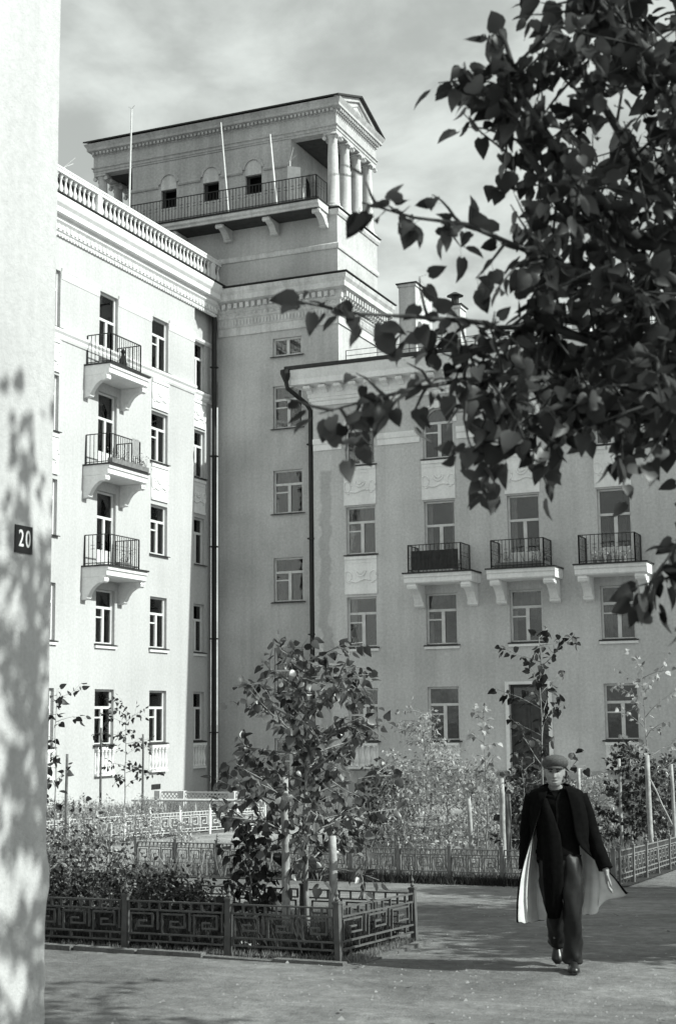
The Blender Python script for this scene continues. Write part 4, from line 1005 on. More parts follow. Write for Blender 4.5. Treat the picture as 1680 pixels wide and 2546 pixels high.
for pts, dens, tl in limbs:
    P = [np.array(at(*p)) for p in pts]; n = len(P)
    r0 = .030 if dens > 10 else .010
    wood.tube([Vector(p) for p in P], [r0 * (1 - .75 * k / (n - 1)) for k in range(n)], 6)
    big += twig_leaves(P, .075 if dens > 10 else .060, .090, rng, .6, .05, .6)
    dens = int(dens * 1.1)
    for k in range(dens):
        f = (k + rng.random()) / dens; a, t = lerp_poly(P, f); d = t * .5 + rng.normal(0, .75, 3)
        sp = bend(a, d, tl * rng.uniform(.4, 1.0) * (1.1 - .4 * f), 4, rng, .18, .07)
        wood.tube([Vector(p) for p in sp], [.007, .006, .005, .0035, .002], 5)
        big += twig_leaves(sp, .046, .080, rng, .6, .08, .6)
# link boughs to the trunk
for pts, dens, tl in limbs:
    a = at(*pts[0])
    if dens > 10:
        z = max(2.4, min(7.4, a.z - 1.1)); k = np.interp(z, [p[2] for p in trunk], range(7)); i = min(5, int(k)); tpnt = Vector(trunk[i]).lerp(Vector(trunk[i + 1]), k - i)
        mid = tpnt.lerp(a, .5) + Vector((rng.normal(0, .08), rng.normal(0, .12), .14)); wood.tube([tpnt, tpnt.lerp(mid, .5) + Vector((0, 0, .05)), mid, mid.lerp(a, .5) + Vector((0, 0, .03)), a], [.040, .036, .032, .030, .028], 7)
        for q in range(9):
            f = .2 + .8 * (q + rng.random()) / 9; b0, t0 = lerp_poly([tpnt, mid, a], f); sp = bend(b0, t0 * .3 + rng.normal(0, .8, 3), .5 * rng.uniform(.5, 1.0), 4, rng, .18, .07)
            wood.tube([Vector(v_) for v_ in sp], [.008, .007, .005, .0035, .002], 5); big += twig_leaves(sp, .05, .085, rng, .6, .08, .6)
wood.build('boughs', M['twig'], PT, smooth=True)
ctr = np.array([1.5, 6.0, 5.2])                                    # the rest of the crown, above and to the right of the frame
extra = []
for k in range(420):
    u = rng.normal(0, 1, 3); u /= np.linalg.norm(u); rr = rng.uniform(.45, 1.0) ** .6
    a = ctr + u * rr * np.array([2.3, 2.2, 2.9])
    rel = Vector(a) - Vector((0, 0, CAMZ)); dep = rel.dot(_fw)
    if dep > .2:
        sx, sy = rel.dot(_rt2) / dep * F_SRC, -rel.dot(_up2) / dep * F_SRC
        if sx < 880 and -1400 < sy < 1400: continue
    extra += twig_leaves(bend(a, u + np.array([0, 0, -.2]), .55, 3, rng, .2, .08), .06, .105, rng, .6, .05, .6)
def infront(l):
    rel = Vector(l[0]) - Vector((0, 0, CAMZ)); dep = rel.dot(_fw); sx = rel.dot(_rt2) / dep * F_SRC; sy = -rel.dot(_up2) / dep * F_SRC
    return abs(sx) < 850 and abs(sy) < 1280, dep / l[2]
vis = [l for l in big if infront(l)[0]]; hid = [l for l in big if not infront(l)[0]]
vis.sort(key=lambda l: infront(l)[1])
ms = [leaf_mesh(LEAF_H, M['leaf_big'], 'leaf', c) for c in (-.22, -.08, .1, .24)]
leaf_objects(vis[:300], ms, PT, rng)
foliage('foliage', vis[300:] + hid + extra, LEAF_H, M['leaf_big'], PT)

# --- neighbours of the poplar, standing beside the path to the right
def shade_tree(x, y, H, R, seed, label, z0=.3, nbr=130):
    rng = np.random.default_rng(seed); T = thing('poplar_tree', (x, y, gz(x, y)), label, 'tree', 'poplars beside the path')
    tp = [Vector((x + rng.normal(0, .05) * k, y + rng.normal(0, .05) * k, gz(x, y) - .1 + H * .9 * k / 7)) for k in range(8)]
    m = MB(); m.tube(tp, [.17 * (1 - .11 * k) for k in range(8)], 8); m.build('trunk', M['bark_d'], T, smooth=True)
    lv = []; m = MB()
    for k in range(nbr):
        f = z0 + (1 - z0) * (k + rng.random()) / nbr; i = min(6, int(f * 7)); a = np.array(tp[i].lerp(tp[i + 1], f * 7 - i)); th = k * 2.4
        L = R * (1.1 - .5 * (f - z0) / (1 - z0)) * rng.uniform(.6, 1.05); pts = bend(a, (math.cos(th), math.sin(th), .55), L, 4, rng, .15, .04)
        m.tube([Vector(p) for p in pts], [.035, .026, .018, .012, .006], 5)
        for _ in range(3):
            j = rng.integers(1, 5); sp = bend(pts[j], rng.normal(0, 1, 3), .6, 3, rng, .2, .08); lv += twig_leaves(sp, .085, .14, rng)
        lv += twig_leaves(pts, .085, .13, rng, start=.3)
    m.build('boughs', M['twig'], T, smooth=True); foliage('foliage', lv, LEAF_H, M['leaf_big'], T)
shade_tree(1.25, 13.5, 4.7, 1.2, 36, 'low young poplar beside the path nearest the fence corner', z0=.42, nbr=70)
shade_tree(2.0, 15.1, 9.0, 1.8, 31, 'poplar standing beside the path behind the low young one', nbr=150)
shade_tree(4.6, 15.6, 8.6, 2.0, 32, 'taller poplar standing further along the path', nbr=230)
shade_tree(1.0, 8.95, 9.6, 1.5, 34, 'tall poplar whose crown throws leaf shadows onto the numbered wall', z0=.52, nbr=40)
shade_tree(1.6, 18.9, 6.6, 1.7, 33, 'slim poplar near the end of the iron fence', nbr=200)
shade_tree(3.2, 17.4, 6.4, 1.5, 35, 'young poplar between the two larger path-side poplars', nbr=190)

# --- sapling with stakes in the near bed
sapling('linden_sapling', (-5.66, 12.40), 2.85, 1.0, 'bushy broad-leaved sapling tied between two stakes in the near bed', 'leaf', .092, 41, nb=48, z0=.27, nleafobj=300, spacing=.056, trunk_r=.028, sub=3, top=.42, up=.8)
def stake(a, b, r, label, mat='wood', group='tree stakes'):
    m = MB(); a, b = Vector(a), Vector(b); d = (b - a); pts = [a.lerp(b, k / 5) + Vector((rt.uniform(-.006, .006), rt.uniform(-.006, .006), 0)) for k in range(6)]
    m.tube(pts, [r * 1.05, r, r * .98, r * .97, r * .94, r * .86], 9); o = m.build('stake', M[mat], smooth=True); tag(o, label, 'stake', group); return o
stake((-5.80, 12.25, -.1), (-5.78, 12.2, 1.52), .038, 'stout peeled stake left of the bushy sapling trunk')
stake((-5.33, 12.22, -.1), (-5.33, 12.25, .98), .040, 'shorter peeled stake just behind the fence corner post')
sapling('shrub', (-6.35, 12.62), 1.15, .42, 'low dark shrub at the foot of the bushy sapling', 'leaf_dark', .10, 43, nb=18, z0=.1, spacing=.05, trunk_r=.014, cat='shrub')

# --- saplings, stakes and shrubs in the bed behind the walking person
def gp(vx, Y): 
    r = ray(vx, 1900); return (r.x * Y / r.y, Y)
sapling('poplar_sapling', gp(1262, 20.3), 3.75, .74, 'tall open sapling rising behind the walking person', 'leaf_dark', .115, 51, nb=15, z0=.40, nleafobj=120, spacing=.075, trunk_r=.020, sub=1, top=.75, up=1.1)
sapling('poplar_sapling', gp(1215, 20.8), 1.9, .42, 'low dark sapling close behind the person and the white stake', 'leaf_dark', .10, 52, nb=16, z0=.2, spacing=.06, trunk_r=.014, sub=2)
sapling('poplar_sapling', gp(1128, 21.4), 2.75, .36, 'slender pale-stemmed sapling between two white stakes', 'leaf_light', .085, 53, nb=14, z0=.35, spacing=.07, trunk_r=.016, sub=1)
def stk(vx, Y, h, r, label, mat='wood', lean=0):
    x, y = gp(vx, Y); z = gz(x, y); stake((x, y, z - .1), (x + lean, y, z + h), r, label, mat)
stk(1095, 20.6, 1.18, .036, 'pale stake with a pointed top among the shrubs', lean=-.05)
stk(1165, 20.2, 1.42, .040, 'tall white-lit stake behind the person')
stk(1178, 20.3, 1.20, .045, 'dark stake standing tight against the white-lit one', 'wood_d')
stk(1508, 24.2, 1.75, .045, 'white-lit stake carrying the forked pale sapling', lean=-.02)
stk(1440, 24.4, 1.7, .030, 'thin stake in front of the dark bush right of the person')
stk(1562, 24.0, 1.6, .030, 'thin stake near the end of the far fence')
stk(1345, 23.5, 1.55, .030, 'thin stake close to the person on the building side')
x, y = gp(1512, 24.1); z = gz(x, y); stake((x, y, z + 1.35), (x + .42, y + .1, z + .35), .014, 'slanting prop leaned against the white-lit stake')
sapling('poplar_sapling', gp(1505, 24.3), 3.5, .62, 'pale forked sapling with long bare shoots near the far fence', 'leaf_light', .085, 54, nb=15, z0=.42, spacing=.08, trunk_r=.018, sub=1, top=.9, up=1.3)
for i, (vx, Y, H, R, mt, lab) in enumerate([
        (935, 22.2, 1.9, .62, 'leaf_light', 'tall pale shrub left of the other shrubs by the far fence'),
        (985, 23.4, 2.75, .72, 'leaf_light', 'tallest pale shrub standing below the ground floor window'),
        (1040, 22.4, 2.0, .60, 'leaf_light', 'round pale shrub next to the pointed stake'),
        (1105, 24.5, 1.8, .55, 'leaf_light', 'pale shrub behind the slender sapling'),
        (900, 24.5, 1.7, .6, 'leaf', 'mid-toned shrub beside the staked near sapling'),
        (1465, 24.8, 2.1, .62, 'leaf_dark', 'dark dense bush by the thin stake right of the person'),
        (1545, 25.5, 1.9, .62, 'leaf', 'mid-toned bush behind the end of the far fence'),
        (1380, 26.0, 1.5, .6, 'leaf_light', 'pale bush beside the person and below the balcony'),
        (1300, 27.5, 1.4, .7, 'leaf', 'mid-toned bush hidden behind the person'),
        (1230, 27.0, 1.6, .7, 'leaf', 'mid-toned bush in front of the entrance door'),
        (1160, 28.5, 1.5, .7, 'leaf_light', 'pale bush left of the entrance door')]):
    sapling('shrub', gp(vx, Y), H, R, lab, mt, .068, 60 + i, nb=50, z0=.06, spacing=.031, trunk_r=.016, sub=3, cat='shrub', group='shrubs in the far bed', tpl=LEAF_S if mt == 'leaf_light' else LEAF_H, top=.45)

# --- left: weeds and shrubs of the near bed, saplings before the sunlit wall
for i, (x, y, H, R, mt, lab) in enumerate([
        (-7.55, 12.6, .62, .5, 'leaf_dark', 'dark weedy bush beside the stake behind the near fence'),
        (-8.1, 13.1, .80, .6, 'leaf', 'tall weedy bush in the middle of the near bed'),
        (-8.9, 13.4, .95, .62, 'leaf', 'tallest weedy bush near the white wall'),
        (-8.6, 12.5, .66, .55, 'leaf_dark', 'dark weedy bush close to the white wall corner'),
        (-6.95, 12.7, .42, .42, 'leaf_dark', 'low dark weeds at the shrub foot'),
        (-9.8, 14.2, 1.0, .7, 'leaf', 'weedy bush half hidden by the white wall'),
        (-7.3, 13.0, .50, .45, 'leaf_dark', 'dark weeds along the back fence of the near bed')]):
    sapling('weed_bush', (x, y), H, R, lab, mt, .06, 80 + i, nb=38, z0=.04, spacing=.036, trunk_r=.008, sub=3, cat='bush', group='weedy bushes of the near bed', tpl=LEAF_S, top=.7)
def gpl(vx, Y): return gp(vx, Y)
sapling('young_tree', gpl(290, 36.0), 3.5, .85, 'thin leafy young tree against the sunlit wall below the balconies', 'leaf_dark', .13, 91, nb=16, z0=.28, spacing=.12, trunk_r=.02, sub=2, top=.6)
sapling('young_tree', gpl(128, 17.6), 3.0, .42, 'sparse young tree half hidden by the numbered wall', 'leaf_dark', .11, 92, nb=12, z0=.36, spacing=.10, trunk_r=.012, sub=1, top=.7)
stk(154, 22.5, 1.9, .028, 'thin dark stake in front of the sunlit wall by the white corner', 'wood_d')
stk(233, 35.5, 2.6, .035, 'dark stake left of the young tree at the sunlit wall', 'wood_d')
stk(331, 35.6, 2.4, .032, 'dark stake right of the young tree at the sunlit wall', 'wood_d')
stk(258, 15.2, .95, .018, 'short thin stick among the weeds of the near bed', 'wood')
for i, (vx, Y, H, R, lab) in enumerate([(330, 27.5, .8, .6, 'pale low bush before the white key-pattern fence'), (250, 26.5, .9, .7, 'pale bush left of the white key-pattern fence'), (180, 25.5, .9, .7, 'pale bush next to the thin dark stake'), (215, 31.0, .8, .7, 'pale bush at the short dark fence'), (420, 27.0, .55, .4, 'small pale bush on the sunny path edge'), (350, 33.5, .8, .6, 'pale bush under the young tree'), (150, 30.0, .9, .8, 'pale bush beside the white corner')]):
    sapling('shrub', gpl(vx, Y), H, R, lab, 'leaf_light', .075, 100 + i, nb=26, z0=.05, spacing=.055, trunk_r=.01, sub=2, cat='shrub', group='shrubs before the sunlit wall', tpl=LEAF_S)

# ------------------------------------------------------------------ grass and weeds on the ground
def grass(name, n, sampler, h, mat, seed, label=None, wid=.012):
    rng = np.random.default_rng(seed); V = np.empty((n * 3, 3)); k = 0
    while k < n:
        x, y = sampler(rng)
        z = gz(x, y); hh = h * rng.uniform(.35, 1.2); th = rng.uniform(0, 6.283); w = wid * rng.uniform(.6, 1.4); dx, dy = math.cos(th) * w, math.sin(th) * w
        lx, ly = rng.normal(0, .35, 2) * hh
        V[k * 3] = (x - dx, y - dy, z); V[k * 3 + 1] = (x + dx, y + dy, z); V[k * 3 + 2] = (x + lx, y + ly, z + hh); k += 1
    me = bpy.data.meshes.new(name); me.vertices.add(n * 3); me.vertices.foreach_set('co', V.ravel()); me.loops.add(n * 3); me.loops.foreach_set('vertex_index', np.arange(n * 3, dtype=np.int32))
    me.polygons.add(n); me.polygons.foreach_set('loop_start', np.arange(0, n * 3, 3, dtype=np.int32)); me.polygons.foreach_set('loop_total', np.full(n, 3, dtype=np.int32)); me.update(calc_edges=True)
    me.materials.append(M[mat]); o = bpy.data.objects.new(name, me); COL.objects.link(o); o['kind'] = 'stuff'
    return o
U = lambda a, b, c, d: (lambda r: (r.uniform(a, b), r.uniform(c, d)))
grass('tall_grass', 15000, U(-12, -4.4, 19.7, 30), .42, 'grass', 201, wid=.011)
grass('grass', 16000, U(-25, -17.6, 26, 45), .35, 'grass', 202, wid=.014)
grass('weeds', 16000, U(-10.5, -5.0, 11.75, 13.05), .26, 'grass_d', 203, wid=.008)
grass('verge_grass', 2600, lambda r: ((lambda x: (x, 11.62 - (x + 4.98) * .032 + r.normal(0, .05)))(r.uniform(-10, -5.0))), .06, 'grass', 204, wid=.006)
grass('verge_grass', 2200, lambda r: (-4.9 + r.normal(0, .05), r.uniform(11.6, 13.1)), .055, 'grass', 205, wid=.006)
grass('verge_grass', 6000, lambda r: (r.uniform(-12, -4.3), 0) if False else ((lambda x: (x, 19.7 + (x + 8.3) * -.14 + r.normal(0, .10)))(r.uniform(-9, -4.35))), .14, 'grass_d', 206, wid=.008)
mb = MB(); c = Vector((-5.98, 11.85, .05)); rp = random.Random(8); pts = []
for i in range(6):
    for j in range(5): pts.append((c.x + (i - 2.5) * .035 + rp.uniform(-.012, .012), c.y + (j - 2) * .03 + rp.uniform(-.01, .01), .03 + rp.uniform(0, .06)))
mb.add(pts, [(i * 5 + j, i * 5 + j + 1, (i + 1) * 5 + j + 1, (i + 1) * 5 + j) for i in range(5) for j in range(4)]); tag(mb.build('crumpled_paper', M['paper'], recalc=False), 'crumpled white paper lying under the near fence', 'litter')
mb = MB()                                             # fallen leaves and grit
rp = random.Random(9)
LF = leaf_mesh(LEAF_S, M['leaf_dark'], 'fallen_leaf', .3); spots = []
for k in range(16):
    x, y = rp.uniform(-5.2, -.8), rp.uniform(8.6, 18.0)
    if x < -4.7 and 11.4 < y < 13.2: continue
    spots.append((x, y))
for (x, y) in spots:
    o = bpy.data.objects.new('fallen_leaf', LF); COL.objects.link(o); o.location = (x, y, gz(x, y) + .012); o.rotation_euler = (rp.uniform(-.2, .2), rp.uniform(-.2, .2), rp.uniform(0, 6.3)); s_ = rp.uniform(.05, .09); o.scale = (s_,) * 3
    tag(o, 'small dry leaf lying on the trodden path', 'leaf', 'fallen leaves on the path')
rg = np.random.default_rng(77); V_, F_ = [], []                 # loose grit and pebbles
for k in range(1500):
    x, y = rg.uniform(-5.6, 1.5), rg.uniform(6.5, 19.0) if k % 3 else rg.uniform(8, 12)
    if -10 < x < -4.8 and 11.5 < y < 13.2: continue
    r_ = rg.uniform(.004, .013) * (2.2 if rg.random() < .04 else 1); o_ = len(V_); z = gz(x, y)
    for dx, dy, dz in ((1, 0, 0), (-.4, .9, 0), (-.6, -.8, 0), (.1, .1, .9)): V_.append((x + dx * r_ * rg.uniform(.7, 1.4), y + dy * r_, z + dz * r_))
    F_ += [(o_, o_ + 1, o_ + 3), (o_ + 1, o_ + 2, o_ + 3), (o_ + 2, o_, o_ + 3)]
mb = MB(); mb.add(V_, F_); mb.build('grit', M['pot'], None, recalc=False, kind='stuff')
#@@PART3
# ------------------------------------------------------------------ the walking person
MAN = Vector((-3.13, 11.78, gz(-3.13, 11.78))); MSC = .968
FACE = math.atan2(-3.16, 11.75)                       # he walks towards the viewer; local -y points along his way
PM = thing('person', MAN, 'person in flat cap and open dark overcoat with pale lining striding along the path', 'person')
PROT = Matrix.Rotation(math.atan2(3.16, 11.75), 3, 'Z')
def W(p): return PROT @ (Vector(p) * MSC) + MAN
def wrapmb(m): m.v = [tuple(W(p)) for p in m.v]; return m
def ell(c, rx, ry, n=16, tilt=0.0, sq=2.0, yaw=0.0):
    out = []
    for k in range(n):
        t = 2 * math.pi * k / n; cx_, sy_ = math.cos(t), math.sin(t)
        x = rx * math.copysign(abs(cx_) ** (2 / sq), cx_); y = ry * math.copysign(abs(sy_) ** (2 / sq), sy_)
        x, y = x * math.cos(yaw) - y * math.sin(yaw), x * math.sin(yaw) + y * math.cos(yaw)
        out.append((c[0] + x, c[1] + y, c[2] + y * tilt))
    return out
def limb(m, pts, n=14, wr=0.0, seed=0):
    """tapered limb with elliptic sections (x, y, z, rx, ry), smoothed, optional cloth folds"""
    r = random.Random(seed); P = [np.array(p, float) for p in pts]; Q = []
    for i in range(len(P) - 1):
        p0, p1, p2, p3 = P[max(i - 1, 0)], P[i], P[i + 1], P[min(i + 2, len(P) - 1)]
        for k in range(4):
            t = k / 4; Q.append(.5 * (2 * p1 + (p2 - p0) * t + (2 * p0 - 5 * p1 + 4 * p2 - p3) * t * t + (3 * p1 - p0 - 3 * p2 + p3) * t ** 3))
    Q.append(P[-1]); rings = []; prev = None
    for i, q in enumerate(Q):
        d = Vector(Q[min(i + 1, len(Q) - 1)][:3] - Q[max(i - 1, 0)][:3]).normalized()
        a = Vector((1, 0, 0)); a = (a - d * a.dot(d)).normalized(); b = d.cross(a)
        ring = []
        for k in range(n):
            t = 2 * math.pi * k / n; f = 1 + wr * (math.sin(3 * t + i * .9 + seed) * .5 + math.sin(5 * t - i * 1.7) * .35 + r.uniform(-.4, .4))
            ring.append(tuple(Vector(q[:3]) + a * (q[3] * math.cos(t) * f) + b * (q[4] * math.sin(t) * f)))
        rings.append(ring)
    m.rings(rings)
# body: trunk, neck and head in one run, limbs fused by a remesh
m = MB()
hd = (-.012, -.05)                                     # head centre
tr = [(.0, .0, .86, .15, .10), (.0, .0, .98, .15, .105), (.0, .0, 1.15, .145, .10), (.0, .0, 1.32, .17, .11), (.0, .01, 1.43, .16, .09), (-.005, .005, 1.475, .07, .065), (-.008, -.012, 1.52, .056, .060)]
rings = [ell(p[:3], p[3], p[4], 24, sq=2.2) for p in tr]
def head_ring(z, rx, rf, rb, cyo=0.0, n=24):
    out = []
    for k in range(n):
        t = 2 * math.pi * k / n; c_, s_ = math.cos(t), math.sin(t); ry = rf if s_ < 0 else rb
        x, y = rx * c_, ry * s_
        fx = x / rx
        if s_ < 0:                                   # face side (-y): features
            if abs(fx) < .26 and 1.585 < z < 1.645: y -= .030 * (1 - abs(fx) / .26) * (1 - (z - 1.585) / .075)      # nose
            if .15 < abs(fx) < .62 and 1.625 < z < 1.652: y += .017                                               # eye sockets
            if abs(fx) < .55 and 1.655 < z < 1.672: y -= .006                                                      # brow
            if abs(fx) < .40 and 1.554 < z < 1.563: y += .010                                                      # mouth line
            if abs(fx) < .34 and (1.562 < z < 1.574 or 1.542 < z < 1.553): y -= .006                               # lips
            if .45 < abs(fx) < .8 and 1.585 < z < 1.615: y -= .004                                                 # cheekbones
        elif abs(fx) > .93 and 1.59 < z < 1.65: x *= 1.10                                                          # ear roots
        out.append((hd[0] + x, hd[1] + y + cyo, z))
    return out
prof = [(1.518, .040, .075, .03), (1.528, .050, .082, .055), (1.545, .058, .088, .075), (1.55, .060, .088, .08), (1.558, .062, .087, .082), (1.567, .064, .088, .085), (1.578, .067, .088, .088), (1.59, .070, .089, .090), (1.605, .072, .090, .092), (1.622, .074, .090, .095), (1.635, .075, .090, .098), (1.648, .076, .091, .10), (1.662, .077, .093, .10), (1.68, .077, .092, .10), (1.71, .072, .082, .095), (1.735, .055, .06, .075), (1.748, .025, .028, .035)]
rings += [head_ring(*p) for p in prof]; m.rings(rings)
for s in (-1, 1):                                      # ears
    m.rings([ell((hd[0] + s * (.074 + .006 * q), hd[1] + .012 + .004 * q, 1.618 + .0 * q), .012, .020, 8) for q in (0, 1)]); m.rings([ell((hd[0] + s * .082, hd[1] + .014, z), .008 * w, .017 * w, 8) for z, w in ((1.588, .5), (1.60, .9), (1.62, 1.1), (1.64, 1.1), (1.652, .6))])
ARM_R = [(.185, .01, 1.42, .055, .055), (.235, .03, 1.30, .050, .050), (.275, .045, 1.15, .044, .044), (.325, .01, 1.00, .040, .040), (.375, -.04, .86, .030, .030), (.388, -.055, .82, .026, .030)]
ARM_L = [(-.185, .01, 1.42, .055, .055), (-.225, .04, 1.30, .050, .050), (-.25, .08, 1.13, .044, .044), (-.265, .10, .98, .040, .040), (-.275, .08, .84, .030, .030), (-.278, .072, .80, .026, .030)]
limb(m, ARM_R); limb(m, ARM_L)
LEG_R = [(.085, .0, .93, .085, .09), (.098, -.05, .72, .075, .08), (.10, -.08, .50, .055, .06), (.098, -.04, .28, .05, .055), (.088, .0, .09, .035, .042)]      # forward, bearing leg
LEG_L = [(-.075, .02, .93, .085, .09), (-.065, .02, .72, .075, .08), (-.05, .02, .50, .055, .06), (-.045, .18, .30, .05, .055), (-.035, .32, .16, .035, .042)]   # trailing leg, heel lifted
limb(m, LEG_R); limb(m, LEG_L)
def hand(m, wrist, s, dirn=(0.05, -.12, -1)):
    d = Vector(dirn).normalized(); side = Vector((0, -1, 0)); side = (side - d * side.dot(d)).normalized(); nor = d.cross(side)
    w = Vector(wrist)
    def P(a, b, c): return w + d * a + side * b + nor * c * s
    m.rings([[tuple(P(a, hw * math.cos(t), th * math.sin(t))) for t in [2 * math.pi * k / 12 for k in range(12)]] for a, hw, th in ((-.02, .026, .022), (.02, .032, .019), (.055, .040, .017), (.085, .042, .015))])
    for i, (b, L) in enumerate(((.030, .072), (.010, .082), (-.011, .076), (-.031, .058))):
        m.tube([P(.075, b, 0), P(.085 + L * .4, b * 1.08, -.006), P(.085 + L * .75, b * 1.05, -.020), P(.085 + L * .95, b, -.034)], [.0098, .0092, .0085, .0065], 8)
    m.tube([P(.02, .028, -.004), P(.05, .052, -.012), P(.085, .060, -.020), P(.105, .058, -.026)], [.012, .011, .010, .0075], 8)
hand(m, (.392, -.062, .80), 1, (.06, -.10, -1)); hand(m, (-.279, .07, .785), -1, (0, -.1, -1))
body = wrapmb(m).build('body', M['skin'], PM, smooth=True)
rm = body.modifiers.new('fuse', 'REMESH'); rm.mode = 'VOXEL'; rm.voxel_size = .0042; rm.use_smooth_shade = True
# eyes in the shade of the peak, hair
m = MB()
for s in (-1, 1): m.rings([ell((hd[0] + s * .031, hd[1] - .083 + .004 * abs(q), 1.639 + q * .006), .013 * w, .006 * w, 10) for q, w in ((-1, .4), (-.5, .9), (.5, .9), (1, .4))])
wrapmb(m).build('eyes', M['shoe'], PM, smooth=True)
m = MB()
for s in (-1, 1): m.tube([(hd[0] + s * .014, hd[1] - .092, 1.655), (hd[0] + s * .032, hd[1] - .091, 1.659), (hd[0] + s * .052, hd[1] - .074, 1.655)], [.004, .005, .003], 6)
wrapmb(m).build('eyebrows', M['jacket'], PM, smooth=True)
m = MB(); m.tube([(hd[0] - .024, hd[1] - .079, 1.558), (hd[0], hd[1] - .0855, 1.5595), (hd[0] + .024, hd[1] - .079, 1.558)], [.002, .0045, .002], 6); m.tube([(hd[0] - .018, hd[1] - .083, 1.549), (hd[0], hd[1] - .0895, 1.548), (hd[0] + .018, hd[1] - .083, 1.549)], [.002, .004, .002], 6)
for s in (-1, 1): m.tube([(hd[0] + s * .010, hd[1] - .100, 1.587), (hd[0] + s * .014, hd[1] - .093, 1.585)], [.0035, .003], 6)
wrapmb(m).build('mouth_and_nostrils', simple('lip_skin', .09, .5, .1), PM, smooth=True)
m = MB(); m.rings([[(hd[0] + r_ * math.cos(t), hd[1] + .012 + (.104 if math.sin(t) > 0 else .03) * r_ / .078 * math.sin(t), z) for t in [2 * math.pi * k / 20 for k in range(20)]] for z, r_ in ((1.595, .070), (1.63, .0795), (1.67, .081), (1.71, .078))])
wrapmb(m).build('hair', M['jacket'], PM, smooth=True)
# cap: soft flat crown, band and peak
m = MB(); cx_, cy_ = hd[0] + .004, hd[1] + .005
m.rings([ell((cx_, cy_ + .008, 1.660), .083, .100, 28), ell((cx_ + .002, cy_, 1.670), .098, .112, 28, -.06), ell((cx_ + .004, cy_ - .008, 1.690), .110, .124, 28, -.10), ell((cx_ + .006, cy_ - .010, 1.716), .111, .124, 28, -.12), ell((cx_ + .008, cy_ - .006, 1.742), .098, .110, 28, -.08), ell((cx_ + .006, cy_, 1.764), .070, .082, 28), ell((cx_ + .004, cy_, 1.775), .022, .028, 28)])
cap = wrapmb(m).build('cap', M['cap'], PM, smooth=True)
m = MB(); n = 14; rows = []
for z, o in ((0, 0), (1, .008)):
    for j in range(4):
        rows.append([(cx_ + .091 * (1 - .05 * j) * math.cos(t), cy_ - .098 * abs(math.sin(t)) - j * .015 * abs(math.sin(t)) ** .7 - .002, 1.676 - j * .0060 + o + .008 * (1 - abs(math.cos(t)))) for t in [math.pi * k / n for k in range(n + 1)]])
vs = [p for r_ in rows for p in r_]; w_ = n + 1
m.add(vs, [(b + j * w_ + i, b + j * w_ + i + 1, b + (j + 1) * w_ + i + 1, b + (j + 1) * w_ + i) for b in (0, 4 * w_) for j in range(3) for i in range(n)] + [(3 * w_ + i, 3 * w_ + i + 1, 7 * w_ + i + 1, 7 * w_ + i) for i in range(n)])
wrapmb(m).build('peak', M['cap'], cap, smooth=True)
# jacket / jersey with collar opening and belt line
m = MB()
limb(m, [(.0, .0, .88, .178, .128), (.0, -.002, .98, .180, .130), (.0, .0, 1.10, .172, .126), (.0, .0, 1.26, .192, .134), (.0, .005, 1.38, .200, .122), (.0, .012, 1.445, .150, .098), (-.004, .010, 1.485, .082, .080), (-.006, .004, 1.505, .074, .074)], 22, .012, 3)
wrapmb(m).build('jacket', M['jacket'], PM, smooth=True)
m = MB()
for s in (-1, 1):
    m.add([(-.006 + s * .004, -.118, 1.395), (-.006 + s * .012, -.112, 1.43), (-.006 + s * .068, -.062, 1.515), (-.006 + s * .085, -.03, 1.50), (-.006 + s * .085, -.092, 1.435)], [(0, 1, 2, 3, 4)])
m.rings([ell((-.004, -.002, .955), .186, .136, 22), ell((-.004, -.002, .985), .184, .134, 22)])
m.tube([(-.006, -.128, 1.395), (-.004, -.137, 1.25), (-.003, -.134, 1.10), (-.002, -.137, .99)], .005, 5)
wrapmb(m).build('collar_and_placket', M['jacket'], PM)
# trousers
m = MB()
limb(m, [(.0, .0, 1.0, .165, .115), (.0, .0, .93, .172, .125), (.0, -.005, .86, .165, .125), (.0, .0, .80, .10, .10)], 22, .015, 5)
limb(m, [(.085, .0, .93, .098, .115), (.10, -.045, .74, .098, .108), (.103, -.085, .52, .076, .082), (.100, -.045, .32, .074, .078), (.092, -.01, .16, .078, .088), (.088, .0, .075, .082, .100)], 26, .15, 8)
limb(m, [(-.080, .01, .93, .098, .115), (-.070, .01, .74, .096, .108), (-.050, .015, .52, .075, .082), (-.040, .14, .36, .072, .078), (-.030, .27, .24, .074, .084), (-.026, .31, .19, .076, .088)], 26, .15, 12)
wrapmb(m).build('trousers', M['trousers'], PM, smooth=True)
# shoes
def shoe(heel, toe, up_, nm):
    m = MB(); h_, t_ = Vector(heel), Vector(toe); d = (t_ - h_); L = d.length; d.normalize(); s_ = d.cross(Vector(up_)).normalized(); u_ = s_.cross(d)
    rings = []
    for f, hw, ht in ((-.02, .018, .03), (.02, .034, .062), (.15, .038, .085), (.35, .040, .080), (.55, .046, .062), (.75, .049, .048), (.92, .040, .036), (1.0, .018, .018)):
        c_ = h_ + d * (L * f); ring = []
        for k in range(14):
            t = 2 * math.pi * k / 14; ring.append(tuple(c_ + s_ * (hw * math.cos(t)) + u_ * ((ht if math.sin(t) > 0 else .004) * math.sin(t))))
        rings.append(ring)
    m.rings(rings); m2 = MB(); rings = [[tuple(h_ + d * (L * f) + s_ * (hw * c1) + u_ * (-.004 - q)) for q, c1 in ((0, -1), (0, 1), (hl, 1), (hl, -1))] for f, hw, hl in ((-.03, .03, .028), (.24, .036, .028), (.25, .036, .012), (.75, .05, .012), (1.02, .02, .010))]
    m2.rings(rings); sh = wrapmb(m).build('shoe', M['shoe'], PM, smooth=True); wrapmb(m2).build('sole', M['flash'], sh)
